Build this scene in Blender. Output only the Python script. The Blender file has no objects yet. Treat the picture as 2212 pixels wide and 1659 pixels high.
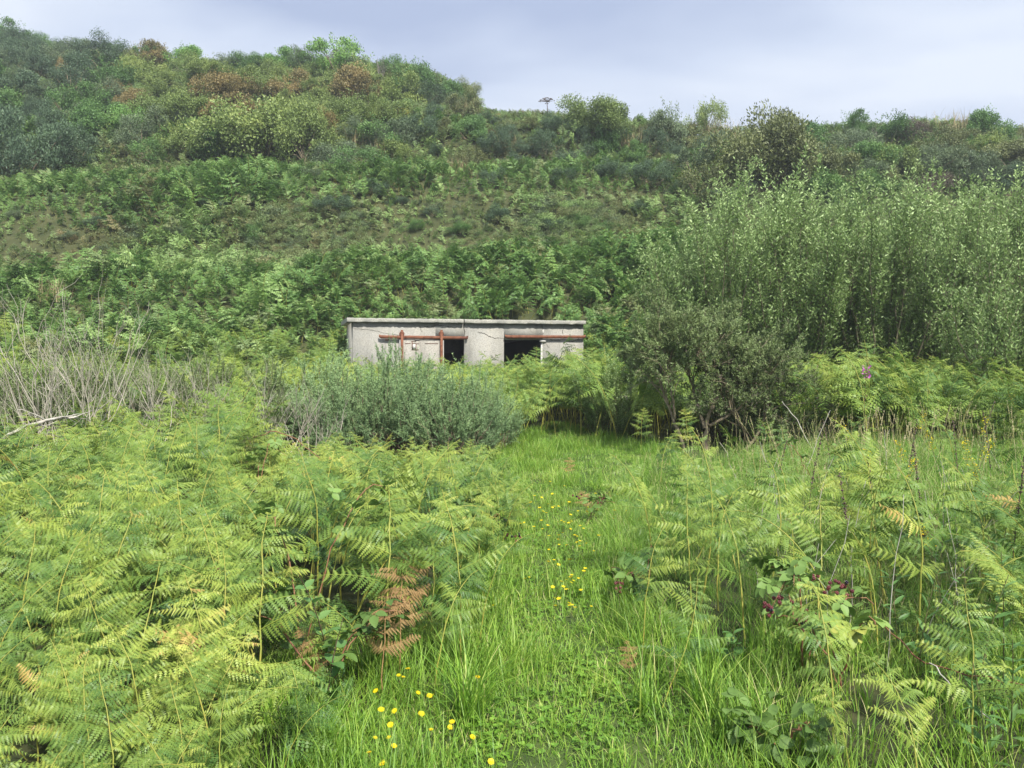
import bpy, math
import numpy as np
from mathutils import Matrix, Vector, Euler

SC = bpy.context.scene
COL = SC.collection
R = math.radians
F = 1670.0          # focal length in pixels of a 2212 px wide picture
CX, HY = 1106.0, 760.0
EYE = 1.6

# ------------------------------------------------------------------ helpers
class MB:
    def __init__(s):
        s.v, s.f3, s.f4, s.t, s.m3, s.m4, s.n = [], [], [], [], [], [], 0
    def add(s, V, Fc, tint=0.5, mi=0):
        V = np.asarray(V, float).reshape(-1, 3); Fc = np.asarray(Fc, int)
        if len(V) == 0 or len(Fc) == 0: return
        s.v.append(V)
        t = np.asarray(tint, float)
        s.t.append(np.full(len(V), float(t)) if t.ndim == 0 else t)
        (s.f3 if Fc.shape[1] == 3 else s.f4).append(Fc + s.n)
        (s.m3 if Fc.shape[1] == 3 else s.m4).append(np.full(len(Fc), mi))
        s.n += len(V)
    def merge(s, o, M=None, mi=None):
        for V, t in zip(o.v, o.t):
            pass
        if o.n == 0: return
        V = np.vstack(o.v)
        if M is not None:
            A = np.array(M); V = V @ A[:3, :3].T + A[:3, 3]
        s.v.append(V); s.t.append(np.concatenate(o.t))
        for f, m in zip(o.f3, o.m3): s.f3.append(f + s.n); s.m3.append(m if mi is None else np.full(len(f), mi))
        for f, m in zip(o.f4, o.m4): s.f4.append(f + s.n); s.m4.append(m if mi is None else np.full(len(f), mi))
        s.n += len(V)
    def mesh(s, name, mats, smooth=False):
        me = bpy.data.meshes.new(name)
        V = np.vstack(s.v) if s.v else np.zeros((0, 3))
        f3 = np.vstack(s.f3) if s.f3 else np.zeros((0, 3), int)
        f4 = np.vstack(s.f4) if s.f4 else np.zeros((0, 4), int)
        loops = np.concatenate([f3.ravel(), f4.ravel()])
        starts = np.concatenate([np.arange(len(f3)) * 3, len(f3) * 3 + np.arange(len(f4)) * 4])
        me.vertices.add(len(V)); me.vertices.foreach_set('co', V.ravel().astype(np.float32))
        me.loops.add(len(loops)); me.loops.foreach_set('vertex_index', loops.astype(np.int32))
        me.polygons.add(len(starts)); me.polygons.foreach_set('loop_start', starts.astype(np.int32))
        mi = np.concatenate(([np.concatenate(s.m3)] if s.m3 else []) + ([np.concatenate(s.m4)] if s.m4 else []))
        me.polygons.foreach_set('material_index', mi.astype(np.int32))
        if smooth: me.polygons.foreach_set('use_smooth', np.ones(len(starts), bool))
        a = me.attributes.new('tint', 'FLOAT', 'POINT')
        a.data.foreach_set('value', np.concatenate(s.t).astype(np.float32))
        for m in (mats if isinstance(mats, (list, tuple)) else [mats]): me.materials.append(m)
        me.update(calc_edges=True)
        return me
    def obj(s, name, mats, parent=None, smooth=False, link=True):
        o = bpy.data.objects.new(name, s.mesh(name, mats, smooth))
        if link: COL.objects.link(o)
        if parent is not None: o.parent = parent
        return o

def tag(o, label=None, cat=None, group=None, kind=None):
    if label: o['label'] = label
    if cat: o['category'] = cat
    if group: o['group'] = group
    if kind: o['kind'] = kind
    return o

def empty(name, loc=(0, 0, 0), rz=0.0, label=None, cat=None, group=None):
    o = bpy.data.objects.new(name, None); COL.objects.link(o)
    o.empty_display_size = 0.1
    o.location = loc; o.rotation_euler = (0, 0, rz)
    return tag(o, label, cat, group)

def nrm(a):
    a = np.asarray(a, float)
    return a / (np.linalg.norm(a, axis=-1, keepdims=True) + 1e-9)

def tube(mb, P, r, sides=5, tint=0.5, mi=0, cap=False):
    P = np.asarray(P, float); n = len(P)
    r = np.broadcast_to(np.asarray(r, float), (n,))
    T = nrm(np.gradient(P, axis=0))
    ref = np.array([0.31, 0.83, 0.12]) if abs(T[0][2]) > .5 else np.array([0.1, 0.1, 1.0])
    U = nrm(np.cross(T, ref)); W = np.cross(T, U)
    a = np.linspace(0, 2 * np.pi, sides, endpoint=False)
    V = P[:, None, :] + r[:, None, None] * (np.cos(a)[None, :, None] * U[:, None, :] + np.sin(a)[None, :, None] * W[:, None, :])
    i = np.arange(n - 1)[:, None] * sides; j = np.arange(sides)[None, :]; k = (j + 1) % sides
    Fc = np.stack([i + j, i + k, i + sides + k, i + sides + j], -1).reshape(-1, 4)
    mb.add(V.reshape(-1, 3), Fc, tint, mi)

def leaves(mb, P, D, N, L, W, tint=0.5, fold=0.18, mi=0):
    """folded diamond leaves, all arrays of n"""
    P = np.asarray(P, float); n = len(P)
    D = nrm(D); S = nrm(np.cross(D, N)); N = np.cross(S, D)
    L = np.broadcast_to(L, (n,))[:, None]; W = np.broadcast_to(W, (n,))[:, None]
    mid = P + D * L * .42
    V = np.stack([P, mid + S * W * .5 + N * W * fold, P + D * L - N * L * .08, mid - S * W * .5 + N * W * fold], 1)
    b = np.arange(n)[:, None] * 4
    Fc = np.concatenate([b + [0, 1, 2], b + [0, 2, 3]])
    t = np.broadcast_to(np.asarray(tint, float), (n,))
    mb.add(V.reshape(-1, 3), Fc, np.repeat(t, 4), mi)

def sprays(mb, P, D, L, W, k, rng, tint=0.5, ang=0.9, nl=0.035):
    """spiny shoots: k needles set round a short axis"""
    P = np.asarray(P, float); n = len(P); D = nrm(D)
    s = rng.random((n, k)); 
    base = P[:, None] + D[:, None] * (s * np.broadcast_to(L, (n,))[:, None])[..., None]
    rnd = nrm(rng.normal(size=(n, k, 3)))
    nd = nrm(D[:, None] * ang + rnd)
    sd = nrm(np.cross(nd, rng.normal(size=(n, k, 3))))
    ll = nl * (0.6 + 0.8 * rng.random((n, k, 1)))
    V = np.stack([base - sd * W, base + sd * W, base + nd * ll], 2).reshape(-1, 3)
    Fc = np.arange(n * k * 3).reshape(-1, 3)
    t = np.broadcast_to(np.asarray(tint, float), (n,))
    mb.add(V, Fc, np.repeat(np.repeat(t, k), 3) + np.tile([-.08, -.08, .12], n * k))

def blades(mb, P, H, W, lean, az, bend, tint, seg=4):
    """grass blades: curved tapering strips"""
    n = len(P); H = H[:, None]; s = np.linspace(0, 1, seg + 1)[None]
    d = np.stack([np.cos(az), np.sin(az), np.zeros(n)], 1); sd = np.stack([-np.sin(az), np.cos(az), np.zeros(n)], 1)
    a = lean[:, None] + bend[:, None] * s
    ds = H / seg
    x = np.concatenate([np.zeros((n, 1)), np.cumsum(np.sin(a[:, :-1]) * ds, 1)], 1)
    z = np.concatenate([np.zeros((n, 1)), np.cumsum(np.cos(a[:, :-1]) * ds, 1)], 1)
    c = P[:, None] + d[:, None] * x[..., None] + np.array([0, 0, 1.]) * z[..., None]
    w = (W[:, None] * (1 - s ** 1.7) * .5 + 2e-4)[..., None]
    V = np.stack([c - sd[:, None] * w, c + sd[:, None] * w], 2).reshape(-1, 3)
    b = (np.arange(n) * (seg + 1) * 2)[:, None]; q = np.arange(seg)[None] * 2
    i = b + q
    Fc = np.stack([i, i + 1, i + 3, i + 2], -1).reshape(-1, 4)
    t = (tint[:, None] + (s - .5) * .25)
    mb.add(V, Fc, np.repeat(t.ravel(), 2))

def box(mb, x0, x1, y0, y1, z0, z1, mi=0, tint=.5):
    V = [(x, y, z) for z in (z0, z1) for y in (y0, y1) for x in (x0, x1)]
    mb.add(V, [(0, 2, 3, 1), (4, 5, 7, 6), (0, 1, 5, 4), (2, 6, 7, 3), (0, 4, 6, 2), (1, 3, 7, 5)], tint, mi)

def ball(mb, c, r, tint=.5, mi=0, n=6, m=4, sq=(1, 1, 1)):
    th = np.linspace(0, np.pi, m + 1)[1:-1]; ph = np.linspace(0, 2 * np.pi, n, endpoint=False)
    V = [(0, 0, 1)] + [(math.sin(a) * math.cos(b), math.sin(a) * math.sin(b), math.cos(a)) for a in th for b in ph] + [(0, 0, -1)]
    V = np.array(V) * r * np.array(sq) + np.array(c)
    T = [(0, 1 + i, 1 + (i + 1) % n) for i in range(n)]
    for k in range(m - 2):
        for i in range(n):
            a, b = 1 + k * n + i, 1 + k * n + (i + 1) % n
            T += [(a, a + n, b), (b, a + n, b + n)]
    e = len(V) - 1; o = 1 + (m - 2) * n
    T += [(e, o + (i + 1) % n, o + i) for i in range(n)]
    mb.add(V, T, tint, mi)

# ------------------------------------------------------------------ materials
def srgb(h):
    c = [int(h[i:i + 2], 16) / 255 for i in (0, 2, 4)]
    return tuple(x / 12.92 if x <= .04045 else ((x + .055) / 1.055) ** 2.4 for x in c)

def newmat(name):
    m = bpy.data.materials.new(name); m.use_nodes = True
    nt = m.node_tree; nt.nodes.clear()
    return m, nt, nt.nodes.new, nt.links.new

def leafmat(name, stops, wt=.45, wr=.25, wn=.5, ns=.35, trans=.3, rough=.5, spec=.35, off=0.0, gain=1.5):
    stops = [(a, tuple(min(.8, x * gain) for x in c)) for a, c in stops]
    m, nt, N, Lk = newmat(name)
    out = N('ShaderNodeOutputMaterial'); add = N('ShaderNodeMixShader'); pb = N('ShaderNodeBsdfPrincipled'); tr = N('ShaderNodeBsdfTranslucent')
    at = N('ShaderNodeAttribute'); at.attribute_name = 'tint'
    oi = N('ShaderNodeObjectInfo'); g = N('ShaderNodeNewGeometry')
    nz = N('ShaderNodeTexNoise'); nz.inputs['Scale'].default_value = ns; nz.inputs['Detail'].default_value = 3; nz.inputs['Roughness'].default_value = .6
    Lk(g.outputs['Position'], nz.inputs['Vector'])
    def mth(op, a, b, c=None):
        q = N('ShaderNodeMath'); q.operation = op
        for i, x in enumerate((a, b, c)):
            if x is None: continue
            if isinstance(x, (int, float)): q.inputs[i].default_value = x
            else: Lk(x, q.inputs[i])
        return q.outputs[0]
    nn = mth('MULTIPLY_ADD', nz.outputs['Fac'], 2.6, -1.3)
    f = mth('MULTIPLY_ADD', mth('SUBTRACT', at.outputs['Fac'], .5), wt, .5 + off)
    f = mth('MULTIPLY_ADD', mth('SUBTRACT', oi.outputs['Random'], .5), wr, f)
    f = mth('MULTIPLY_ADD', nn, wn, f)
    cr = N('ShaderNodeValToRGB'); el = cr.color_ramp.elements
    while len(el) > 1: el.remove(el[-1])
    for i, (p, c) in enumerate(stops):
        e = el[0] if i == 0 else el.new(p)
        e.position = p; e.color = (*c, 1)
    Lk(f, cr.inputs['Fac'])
    Lk(cr.outputs['Color'], pb.inputs['Base Color']); Lk(cr.outputs['Color'], tr.inputs['Color'])
    pb.inputs['Roughness'].default_value = rough; pb.inputs['Specular IOR Level'].default_value = spec
    add.inputs[0].default_value = trans
    Lk(pb.outputs[0], add.inputs[1]); Lk(tr.outputs[0], add.inputs[2]); Lk(add.outputs[0], out.inputs['Surface'])
    return m

def simplemat(name, c1, c2, scale=8, rough=.8, bump=0.3, det=6, spec=.3, metal=0, coord='Object', bs=None):
    m, nt, N, Lk = newmat(name)
    out = N('ShaderNodeOutputMaterial'); pb = N('ShaderNodeBsdfPrincipled'); tc = N('ShaderNodeTexCoord')
    nz = N('ShaderNodeTexNoise'); nz.inputs['Scale'].default_value = scale; nz.inputs['Detail'].default_value = det
    cr = N('ShaderNodeValToRGB'); cr.color_ramp.elements[0].color = (*c1, 1); cr.color_ramp.elements[1].color = (*c2, 1)
    cr.color_ramp.elements[0].position = .32; cr.color_ramp.elements[1].position = .68
    bp = N('ShaderNodeBump'); bp.inputs['Strength'].default_value = bump; bp.inputs['Distance'].default_value = .01
    Lk(tc.outputs[coord], nz.inputs['Vector']); Lk(nz.outputs['Fac'], cr.inputs['Fac']); Lk(cr.outputs['Color'], pb.inputs['Base Color'])
    n2 = N('ShaderNodeTexNoise'); n2.inputs['Scale'].default_value = bs or scale * 6; n2.inputs['Detail'].default_value = 4
    Lk(tc.outputs[coord], n2.inputs['Vector']); Lk(n2.outputs['Fac'], bp.inputs['Height']); Lk(bp.outputs[0], pb.inputs['Normal'])
    pb.inputs['Roughness'].default_value = rough; pb.inputs['Specular IOR Level'].default_value = spec; pb.inputs['Metallic'].default_value = metal
    Lk(pb.outputs[0], out.inputs['Surface'])
    return m

def concretemat(name, base, dark, warm, topz=None):
    m, nt, N, Lk = newmat(name)
    out = N('ShaderNodeOutputMaterial'); pb = N('ShaderNodeBsdfPrincipled'); tc = N('ShaderNodeTexCoord')
    def noise(sc, det=6, ro=.6, vec=None):
        n = N('ShaderNodeTexNoise'); n.inputs['Scale'].default_value = sc; n.inputs['Detail'].default_value = det; n.inputs['Roughness'].default_value = ro
        Lk(vec or tc.outputs['Object'], n.inputs['Vector']); return n.outputs['Fac']
    def ramp(f, a, b, ca=(0, 0, 0), cb=(1, 1, 1)):
        r = N('ShaderNodeValToRGB'); r.color_ramp.elements[0].position = a; r.color_ramp.elements[1].position = b
        r.color_ramp.elements[0].color = (*ca, 1); r.color_ramp.elements[1].color = (*cb, 1); Lk(f, r.inputs['Fac']); return r.outputs['Color']
    def mix(fac, a, b, bt='MIX'):
        x = N('ShaderNodeMix'); x.data_type = 'RGBA'; x.blend_type = bt
        for s_, v in ((0, fac), (6, a), (7, b)):
            if isinstance(v, tuple): x.inputs[s_].default_value = (*v, 1)
            elif isinstance(v, float): x.inputs[s_].default_value = v
            else: Lk(v, x.inputs[s_])
        return x.outputs[2]
    c = mix(ramp(noise(3.0), .35, .65), base, warm)
    c = mix(ramp(noise(42, 3, .8), .36, .62), tuple(x * .62 for x in base), c)          # exposed aggregate speckle
    c = mix(ramp(noise(70, 2, .7), .66, .72), c, tuple(min(1, x * 1.5) for x in base))
    mp = N('ShaderNodeMapping'); mp.inputs['Scale'].default_value = (2.2, 2.2, .5); Lk(tc.outputs['Object'], mp.inputs['Vector'])
    st = ramp(noise(1.6, 6, .7, mp.outputs[0]), .5, .72)
    if topz is not None:   # weather staining that runs down from under the roof edge
        sp = N('ShaderNodeSeparateXYZ'); Lk(tc.outputs['Object'], sp.inputs[0])
        mr = N('ShaderNodeMapRange'); mr.inputs['From Min'].default_value = topz - .28; mr.inputs['From Max'].default_value = topz
        Lk(sp.outputs['Z'], mr.inputs['Value'])
        w = mix(1.0, mr.outputs[0], ramp(noise(4, 5, .7), .36, .6), 'MULTIPLY')
        st = mix(1.0, st, w, 'LIGHTEN')
    sm = mix(1.0, st, (.6, .6, .6), 'MULTIPLY')
    c = mix(sm, c, dark)
    Lk(c, pb.inputs['Base Color']); pb.inputs['Roughness'].default_value = .92; pb.inputs['Specular IOR Level'].default_value = .2
    bp = N('ShaderNodeBump'); bp.inputs['Strength'].default_value = .55; bp.inputs['Distance'].default_value = .012
    Lk(noise(55, 4, .75), bp.inputs['Height']); Lk(bp.outputs[0], pb.inputs['Normal'])
    Lk(pb.outputs[0], out.inputs['Surface'])
    return m

M = {}
fern_stops = [(.0, (.024, .055, .014)), (.25, (.054, .115, .026)), (.5, (.128, .195, .036)), (.74, (.225, .280, .050)), (.93, (.34, .34, .075)), (1.0, (.36, .24, .08))]
M['fern'] = leafmat('fern_leaf', fern_stops, wt=.62, wr=.34, wn=.38, ns=.9, trans=.18, off=-.06, rough=.45, spec=.32, gain=1.45)
M['fern_mid'] = leafmat('fern_leaf_thicket', fern_stops, wt=.5, wr=.3, wn=.32, ns=.45, trans=.18, off=-.04, rough=.48, spec=.3)
hill_stops = [(.0, (.14, .095, .05)), (.12, (.120, .105, .048)), (.28, (.100, .115, .046)), (.50, (.098, .138, .052)), (.70, (.115, .180, .056)), (.9, (.17, .23, .08)), (1, (.24, .25, .11))]
M['fern_hill'] = leafmat('fern_leaf_hillside', hill_stops, wt=.28, wr=.42, wn=.7, ns=.14, trans=.22, off=.03, gain=2.2)
M['fern_drift'] = leafmat('fern_leaf_drift', [(.0, (.050, .085, .025)), (.4, (.070, .135, .034)), (.7, (.115, .195, .050)), (1, (.18, .26, .08))], wt=.4, wr=.35, wn=.4, ns=.4, trans=.22, gain=1.75)
M['fern_dead'] = leafmat('dead_fern_leaf', [(0, (.16, .09, .045)), (.5, (.35, .215, .09)), (1, (.58, .40, .18))], trans=.3, rough=.7, wn=.2, ns=3, gain=1.0)
M['stem'] = simplemat('fern_stem', (.38, .34, .07), (.24, .30, .06), 9, .5, .1)
M['stem_dead'] = simplemat('dead_stem', (.22, .12, .05), (.40, .26, .11), 12, .8, .3)
M['grass'] = leafmat('grass_blade', [(0, (.045, .11, .012)), (.4, (.11, .22, .022)), (.7, (.20, .32, .04)), (.9, (.32, .38, .08)), (1, (.50, .45, .22))], wt=.9, wr=.2, wn=.3, ns=.8, trans=.3, gain=1.45, spec=.5)
M['meadow'] = leafmat('meadow_blade', [(0, (.05, .12, .02)), (.35, (.12, .25, .035)), (.66, (.22, .36, .06)), (.86, (.34, .40, .12)), (1, (.58, .50, .30))], wt=.95, wr=.25, wn=.25, ns=.6, trans=.35, gain=1.2)
M['clover'] = leafmat('clover_leaf', [(0, (.035, .10, .02)), (.5, (.07, .18, .03)), (1, (.13, .27, .05))], trans=.3, ns=1.5)
M['straw'] = leafmat('dry_grass', [(0, (.22, .19, .09)), (.5, (.40, .33, .18)), (1, (.60, .50, .32))], trans=.2, rough=.8, ns=1, gain=1.0)
M['soil'] = simplemat('soil_under_plants', (.020, .032, .010), (.060, .062, .022), 9, .95, .5)
M['hillsoil'] = simplemat('hillside_soil', (.040, .052, .018), (.080, .085, .034), 1.6, .95, .5)
M['pathsoil'] = simplemat('path_turf', (.035, .06, .014), (.07, .10, .025), 5, .95, .5)
M['gorse'] = leafmat('gorse_needles', [(0, (.028, .038, .014)), (.4, (.065, .085, .032)), (.75, (.115, .15, .06)), (1, (.18, .24, .11))], wt=.7, wr=.2, wn=.3, ns=1.2, trans=.15, rough=.5, gain=2.5)
M['gorse_blue'] = leafmat('gorse_needles_blue', [(0, (.030, .050, .024)), (.4, (.085, .13, .056)), (.75, (.15, .21, .09)), (1, (.21, .30, .17))], wt=.7, wr=.2, wn=.3, ns=1.2, trans=.15, rough=.5, gain=2.4)
M['gorse_dead'] = leafmat('gorse_dead_needles', [(0, (.10, .075, .06)), (1, (.24, .19, .16))], trans=.1, rough=.8)
M['willow'] = leafmat('willow_leaf', [(0, (.026, .048, .014)), (.35, (.075, .115, .032)), (.6, (.130, .180, .068)), (.85, (.19, .25, .105)), (1, (.28, .34, .15))], wt=.75, wr=.14, wn=.25, ns=.5, trans=.28, rough=.4, spec=.35, gain=2.5)
M['bark'] = simplemat('shrub_bark', (.16, .13, .085), (.36, .30, .20), 14, .9, .6)
M['bark_green'] = simplemat('willow_bark', (.10, .095, .06), (.19, .17, .10), 14, .9, .5)
M['deadwood'] = simplemat('bleached_dead_wood', (.34, .31, .23), (.58, .54, .44), 5, .85, .5)
M['deadwood_pale'] = simplemat('pale_dead_wood', (.34, .31, .26), (.58, .55, .48), 9, .85, .4)
M['greytwig'] = simplemat('grey_twig', (.16, .14, .12), (.36, .33, .30), 3, .9, .3)
def shrubmat(key, a, b, c, ns=.7, tr=.22): M[key] = leafmat(key + '_leaf', [(0, a), (.5, b), (1, c)], wt=.7, wr=.2, wn=.35, ns=ns, trans=tr, gain=1.95)
shrubmat('dark_gorse', (.022, .040, .020), (.050, .082, .042), (.090, .135, .072))
shrubmat('mid_green', (.028, .060, .018), (.065, .125, .035), (.13, .21, .06))
shrubmat('bright_green', (.040, .090, .022), (.10, .19, .045), (.20, .30, .08))
shrubmat('yellow_green', (.050, .075, .024), (.105, .145, .040), (.21, .24, .065))
shrubmat('autumn_brown', (.050, .060, .024), (.125, .105, .040), (.24, .165, .060))
shrubmat('olive', (.040, .050, .020), (.085, .10, .036), (.16, .175, .065))
shrubmat('grey_green', (.034, .052, .026), (.075, .105, .052), (.14, .175, .09))
shrubmat('purple_brown', (.035, .032, .024), (.075, .062, .045), (.13, .10, .075))
shrubmat('yellow_bush', (.13, .14, .03), (.30, .28, .05), (.45, .40, .09))
M['bramble'] = leafmat('bramble_leaf', [(0, (.045, .09, .02)), (.45, (.10, .17, .04)), (.8, (.17, .27, .07)), (1, (.34, .36, .08))], wt=.8, wr=.35, wn=.1, trans=.2, rough=.5, spec=.25, gain=1.25)
M['cane'] = simplemat('bramble_cane', (.20, .07, .045), (.30, .18, .09), 10, .6, .2)
M['berry'] = simplemat('blackberry_ripe', (.006, .006, .012), (.02, .012, .025), 30, .18, .0, spec=.8)
M['berry_red'] = simplemat('blackberry_unripe', (.11, .012, .022), (.20, .04, .04), 30, .3, .0, spec=.6)
M['yellow'] = leafmat('yellow_petal', [(0, (.55, .36, .005)), (1, (.62, .48, .01))], trans=.25, rough=.5, wn=.1)
M['yellow_eye'] = simplemat('flower_eye', (.70, .42, .01), (.85, .55, .02), 60, .7, .3)
M['magenta'] = leafmat('magenta_petal', [(0, (.30, .05, .28)), (1, (.55, .14, .50))], trans=.3)
M['pod'] = simplemat('seed_pod', (.22, .08, .07), (.30, .15, .10), 20, .6, .1)
M['herb'] = leafmat('herb_leaf', [(0, (.035, .085, .02)), (.5, (.08, .165, .045)), (1, (.17, .26, .08))], wt=.7, wr=.3, wn=.1, trans=.28, rough=.45)
M['herb_stem'] = simplemat('herb_stem', (.10, .14, .05), (.18, .13, .07), 8, .6, .1)
M['darkstem'] = simplemat('dark_herb_stem', (.06, .035, .03), (.13, .075, .055), 8, .7, .1)
M['seedhead'] = simplemat('dry_seed_head', (.09, .065, .05), (.17, .13, .10), 30, .9, .3)
M['concrete'] = concretemat('hut_concrete', (.395, .385, .345), (.17, .17, .15), (.44, .415, .355), topz=2.37)
M['slab'] = concretemat('roof_concrete', (.33, .325, .29), (.15, .15, .12), (.52, .50, .42))
M['doorcon'] = concretemat('door_concrete', (.37, .355, .31), (.24, .23, .20), (.44, .40, .34))
M['pale'] = simplemat('fresh_patch_concrete', (.50, .48, .44), (.60, .58, .54), 12, .9, .3)
M['rust'] = simplemat('rusty_iron', (.13, .050, .027), (.235, .098, .054), 7, .85, .35, det=8)
M['rust_dark'] = simplemat('dark_rusty_iron', (.085, .035, .025), (.18, .07, .045), 9, .85, .4, det=8)
M['crack'] = simplemat('crack_shadow', (.03, .028, .025), (.07, .06, .05), 20, 1, 0)
M['lichen'] = simplemat('inside_concrete', (.16, .16, .14), (.24, .23, .20), 5, .95, .3)

# ------------------------------------------------------------------ terrain
SKY = np.array([(-1400, 40), (-700, 30), (-200, 45), (0, 82), (80, 106), (200, 126), (300, 146), (400, 144), (500, 150), (640, 152), (740, 148), (830, 158), (900, 176), (980, 206), (1050, 236), (1150, 250), (1250, 262), (1350, 282), (1450, 292), (1560, 296), (1750, 296), (2000, 286), (2212, 286), (2700, 280), (3600, 270)], float)
_t = (HY - SKY[:, 1]) / F; _ye = 23.5 / (1 - _t / .62); _xr = (SKY[:, 0] - CX) / F * _ye; _zr = EYE + _t * _ye
def hash_noise(x, y, s, seed):
    """smooth value noise"""
    x = np.asarray(x, float) / s; y = np.asarray(y, float) / s
    xi = np.floor(x); yi = np.floor(y); fx = x - xi; fy = y - yi
    fx = fx * fx * (3 - 2 * fx); fy = fy * fy * (3 - 2 * fy)
    def h(a, b):
        q = np.sin(a * 127.1 + b * 311.7 + seed * 74.7) * 43758.5453
        return q - np.floor(q)
    return (h(xi, yi) * (1 - fx) + h(xi + 1, yi) * fx) * (1 - fy) + (h(xi, yi + 1) * (1 - fx) + h(xi + 1, yi + 1) * fx) * fy - .5
def H(x, y):
    x = np.asarray(x, float); y = np.asarray(y, float)
    flat = .07 * hash_noise(x, y, 1.3, 1) + .12 * hash_noise(x, y, 4, 2) * np.clip((y - 3) / 5, 0, 1)
    yy = y + 1.1 * hash_noise(x, y, 7, 5) * np.clip((y - 26) / 5, 0, 1)
    slope = 1.9 + .62 * (yy - 24) + .62 * np.sin((yy - 24.2 - .10 * x) * 2 * np.pi / 8.5) * np.clip((yy - 23) / 3, 0, 1) * np.clip((62 - yy) / 10, 0, 1)
    slope = slope + .8 * hash_noise(x, y, 5, 3) * np.clip((y - 27) / 6, 0, 1)
    zr = np.interp(x, _xr, _zr); ye = np.interp(x, _xr, _ye)
    top = zr + .035 * (y - ye)
    k = 1.0
    h = np.clip(.5 + .5 * (top - slope) / k, 0, 1)
    s = top * (1 - h) + slope * h - k * h * (1 - h)
    k = .5
    h = np.clip(.5 + .5 * (s - flat) / k, 0, 1)
    return flat * (1 - h) + s * h + k * h * (1 - h) * 0
def Hf(x, y): return float(H(np.array([x]), np.array([y]))[0])

PITCH = math.atan((829.5 - HY) / F)
def ray(px, py):
    """direction through a pixel of the 2212 x 1659 view (world, y = 1)"""
    a = math.atan((py - 829.5) / F) + PITCH
    return (px - CX) / F / math.cos(PITCH), -math.tan(a)
def at(px, py, Y=None):
    u, t = ray(px, py)
    if Y is not None: return (u * Y, Y)
    ys = np.concatenate([np.arange(2, 24, .05), np.arange(24, 120, .2)])
    z = EYE + t * ys; g = H(u * ys, ys)
    k = np.nonzero(z <= g)[0]
    Y = ys[k[0]] if len(k) else 60.0
    return (u * Y, Y)
def topix(x, y, z):
    Y = y * math.cos(PITCH) - (z - EYE) * math.sin(PITCH); Z = y * math.sin(PITCH) + (z - EYE) * math.cos(PITCH)
    return CX + x / Y * F, 829.5 - Z / Y * F

xs = np.concatenate([np.linspace(-170, -40, 30), np.arange(-39, -12, .6), np.arange(-12, 12, .22), np.arange(12, 39, .6), np.linspace(40, 170, 30)])
ysn = np.concatenate([np.linspace(-60, 0, 10), np.arange(.4, 21, .22)]); ysf = np.concatenate([np.arange(21, 76, .45), np.linspace(77, 330, 40)])
ysn = np.append(ysn, 21.0)
def sheet(name, xs, ys, mat, dz=0, label=None):
    X, Y = np.meshgrid(xs, ys); V = np.stack([X, Y, H(X, Y) + dz], -1).reshape(-1, 3)
    n, m = len(ys), len(xs); i = (np.arange(n - 1)[:, None] * m + np.arange(m - 1)[None]).ravel()
    mb = MB(); mb.add(V, np.stack([i, i + 1, i + m + 1, i + m], 1))
    o = mb.obj(name, mat, smooth=True); tag(o, kind='structure', label=label); return o
sheet('ground', xs, ysn, M['soil'], label='level ground under the ferns and meadow grass')
sheet('hill', xs, ysf, M['hillsoil'], label='steep hillside rising behind the concrete hut')
# trodden grass path : centre line and half width by distance
PL = np.array([(0, -.55), (2.5, -.62), (3.2, -.62), (3.7, -.15), (4.95, -.10), (6.2, .04), (7.9, .14), (10, .12), (12, .15), (15, .55), (17.3, .95)])
PR = np.array([(0, 1.2), (2.5, .95), (3.2, .85), (4.2, .55), (5, .60), (6, .70), (7.9, 1.05), (10, 1.6), (11.5, 2.2), (13, 1.8), (15, 1.2), (17.3, 1.2)])
def pl(y): return np.interp(y, PL[:, 0], PL[:, 1])
def pr(y): return np.interp(y, PR[:, 0], PR[:, 1])
ys = np.arange(.5, 16.8, .25); q = np.linspace(0, 1, 9)
X = pl(ys)[:, None] * (1 - q) + pr(ys)[:, None] * q; Y = np.repeat(ys[:, None], 9, 1)
mb = MB(); n, m_ = X.shape; i = (np.arange(n - 1)[:, None] * m_ + np.arange(m_ - 1)[None]).ravel()
mb.add(np.stack([X, Y, H(X, Y) + .012], -1).reshape(-1, 3), np.stack([i, i + 1, i + m_ + 1, i + m_], 1))
tag(mb.obj('path', M['pathsoil'], smooth=True), kind='structure', label='trodden grassy path leading up the middle to the hut')

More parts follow.
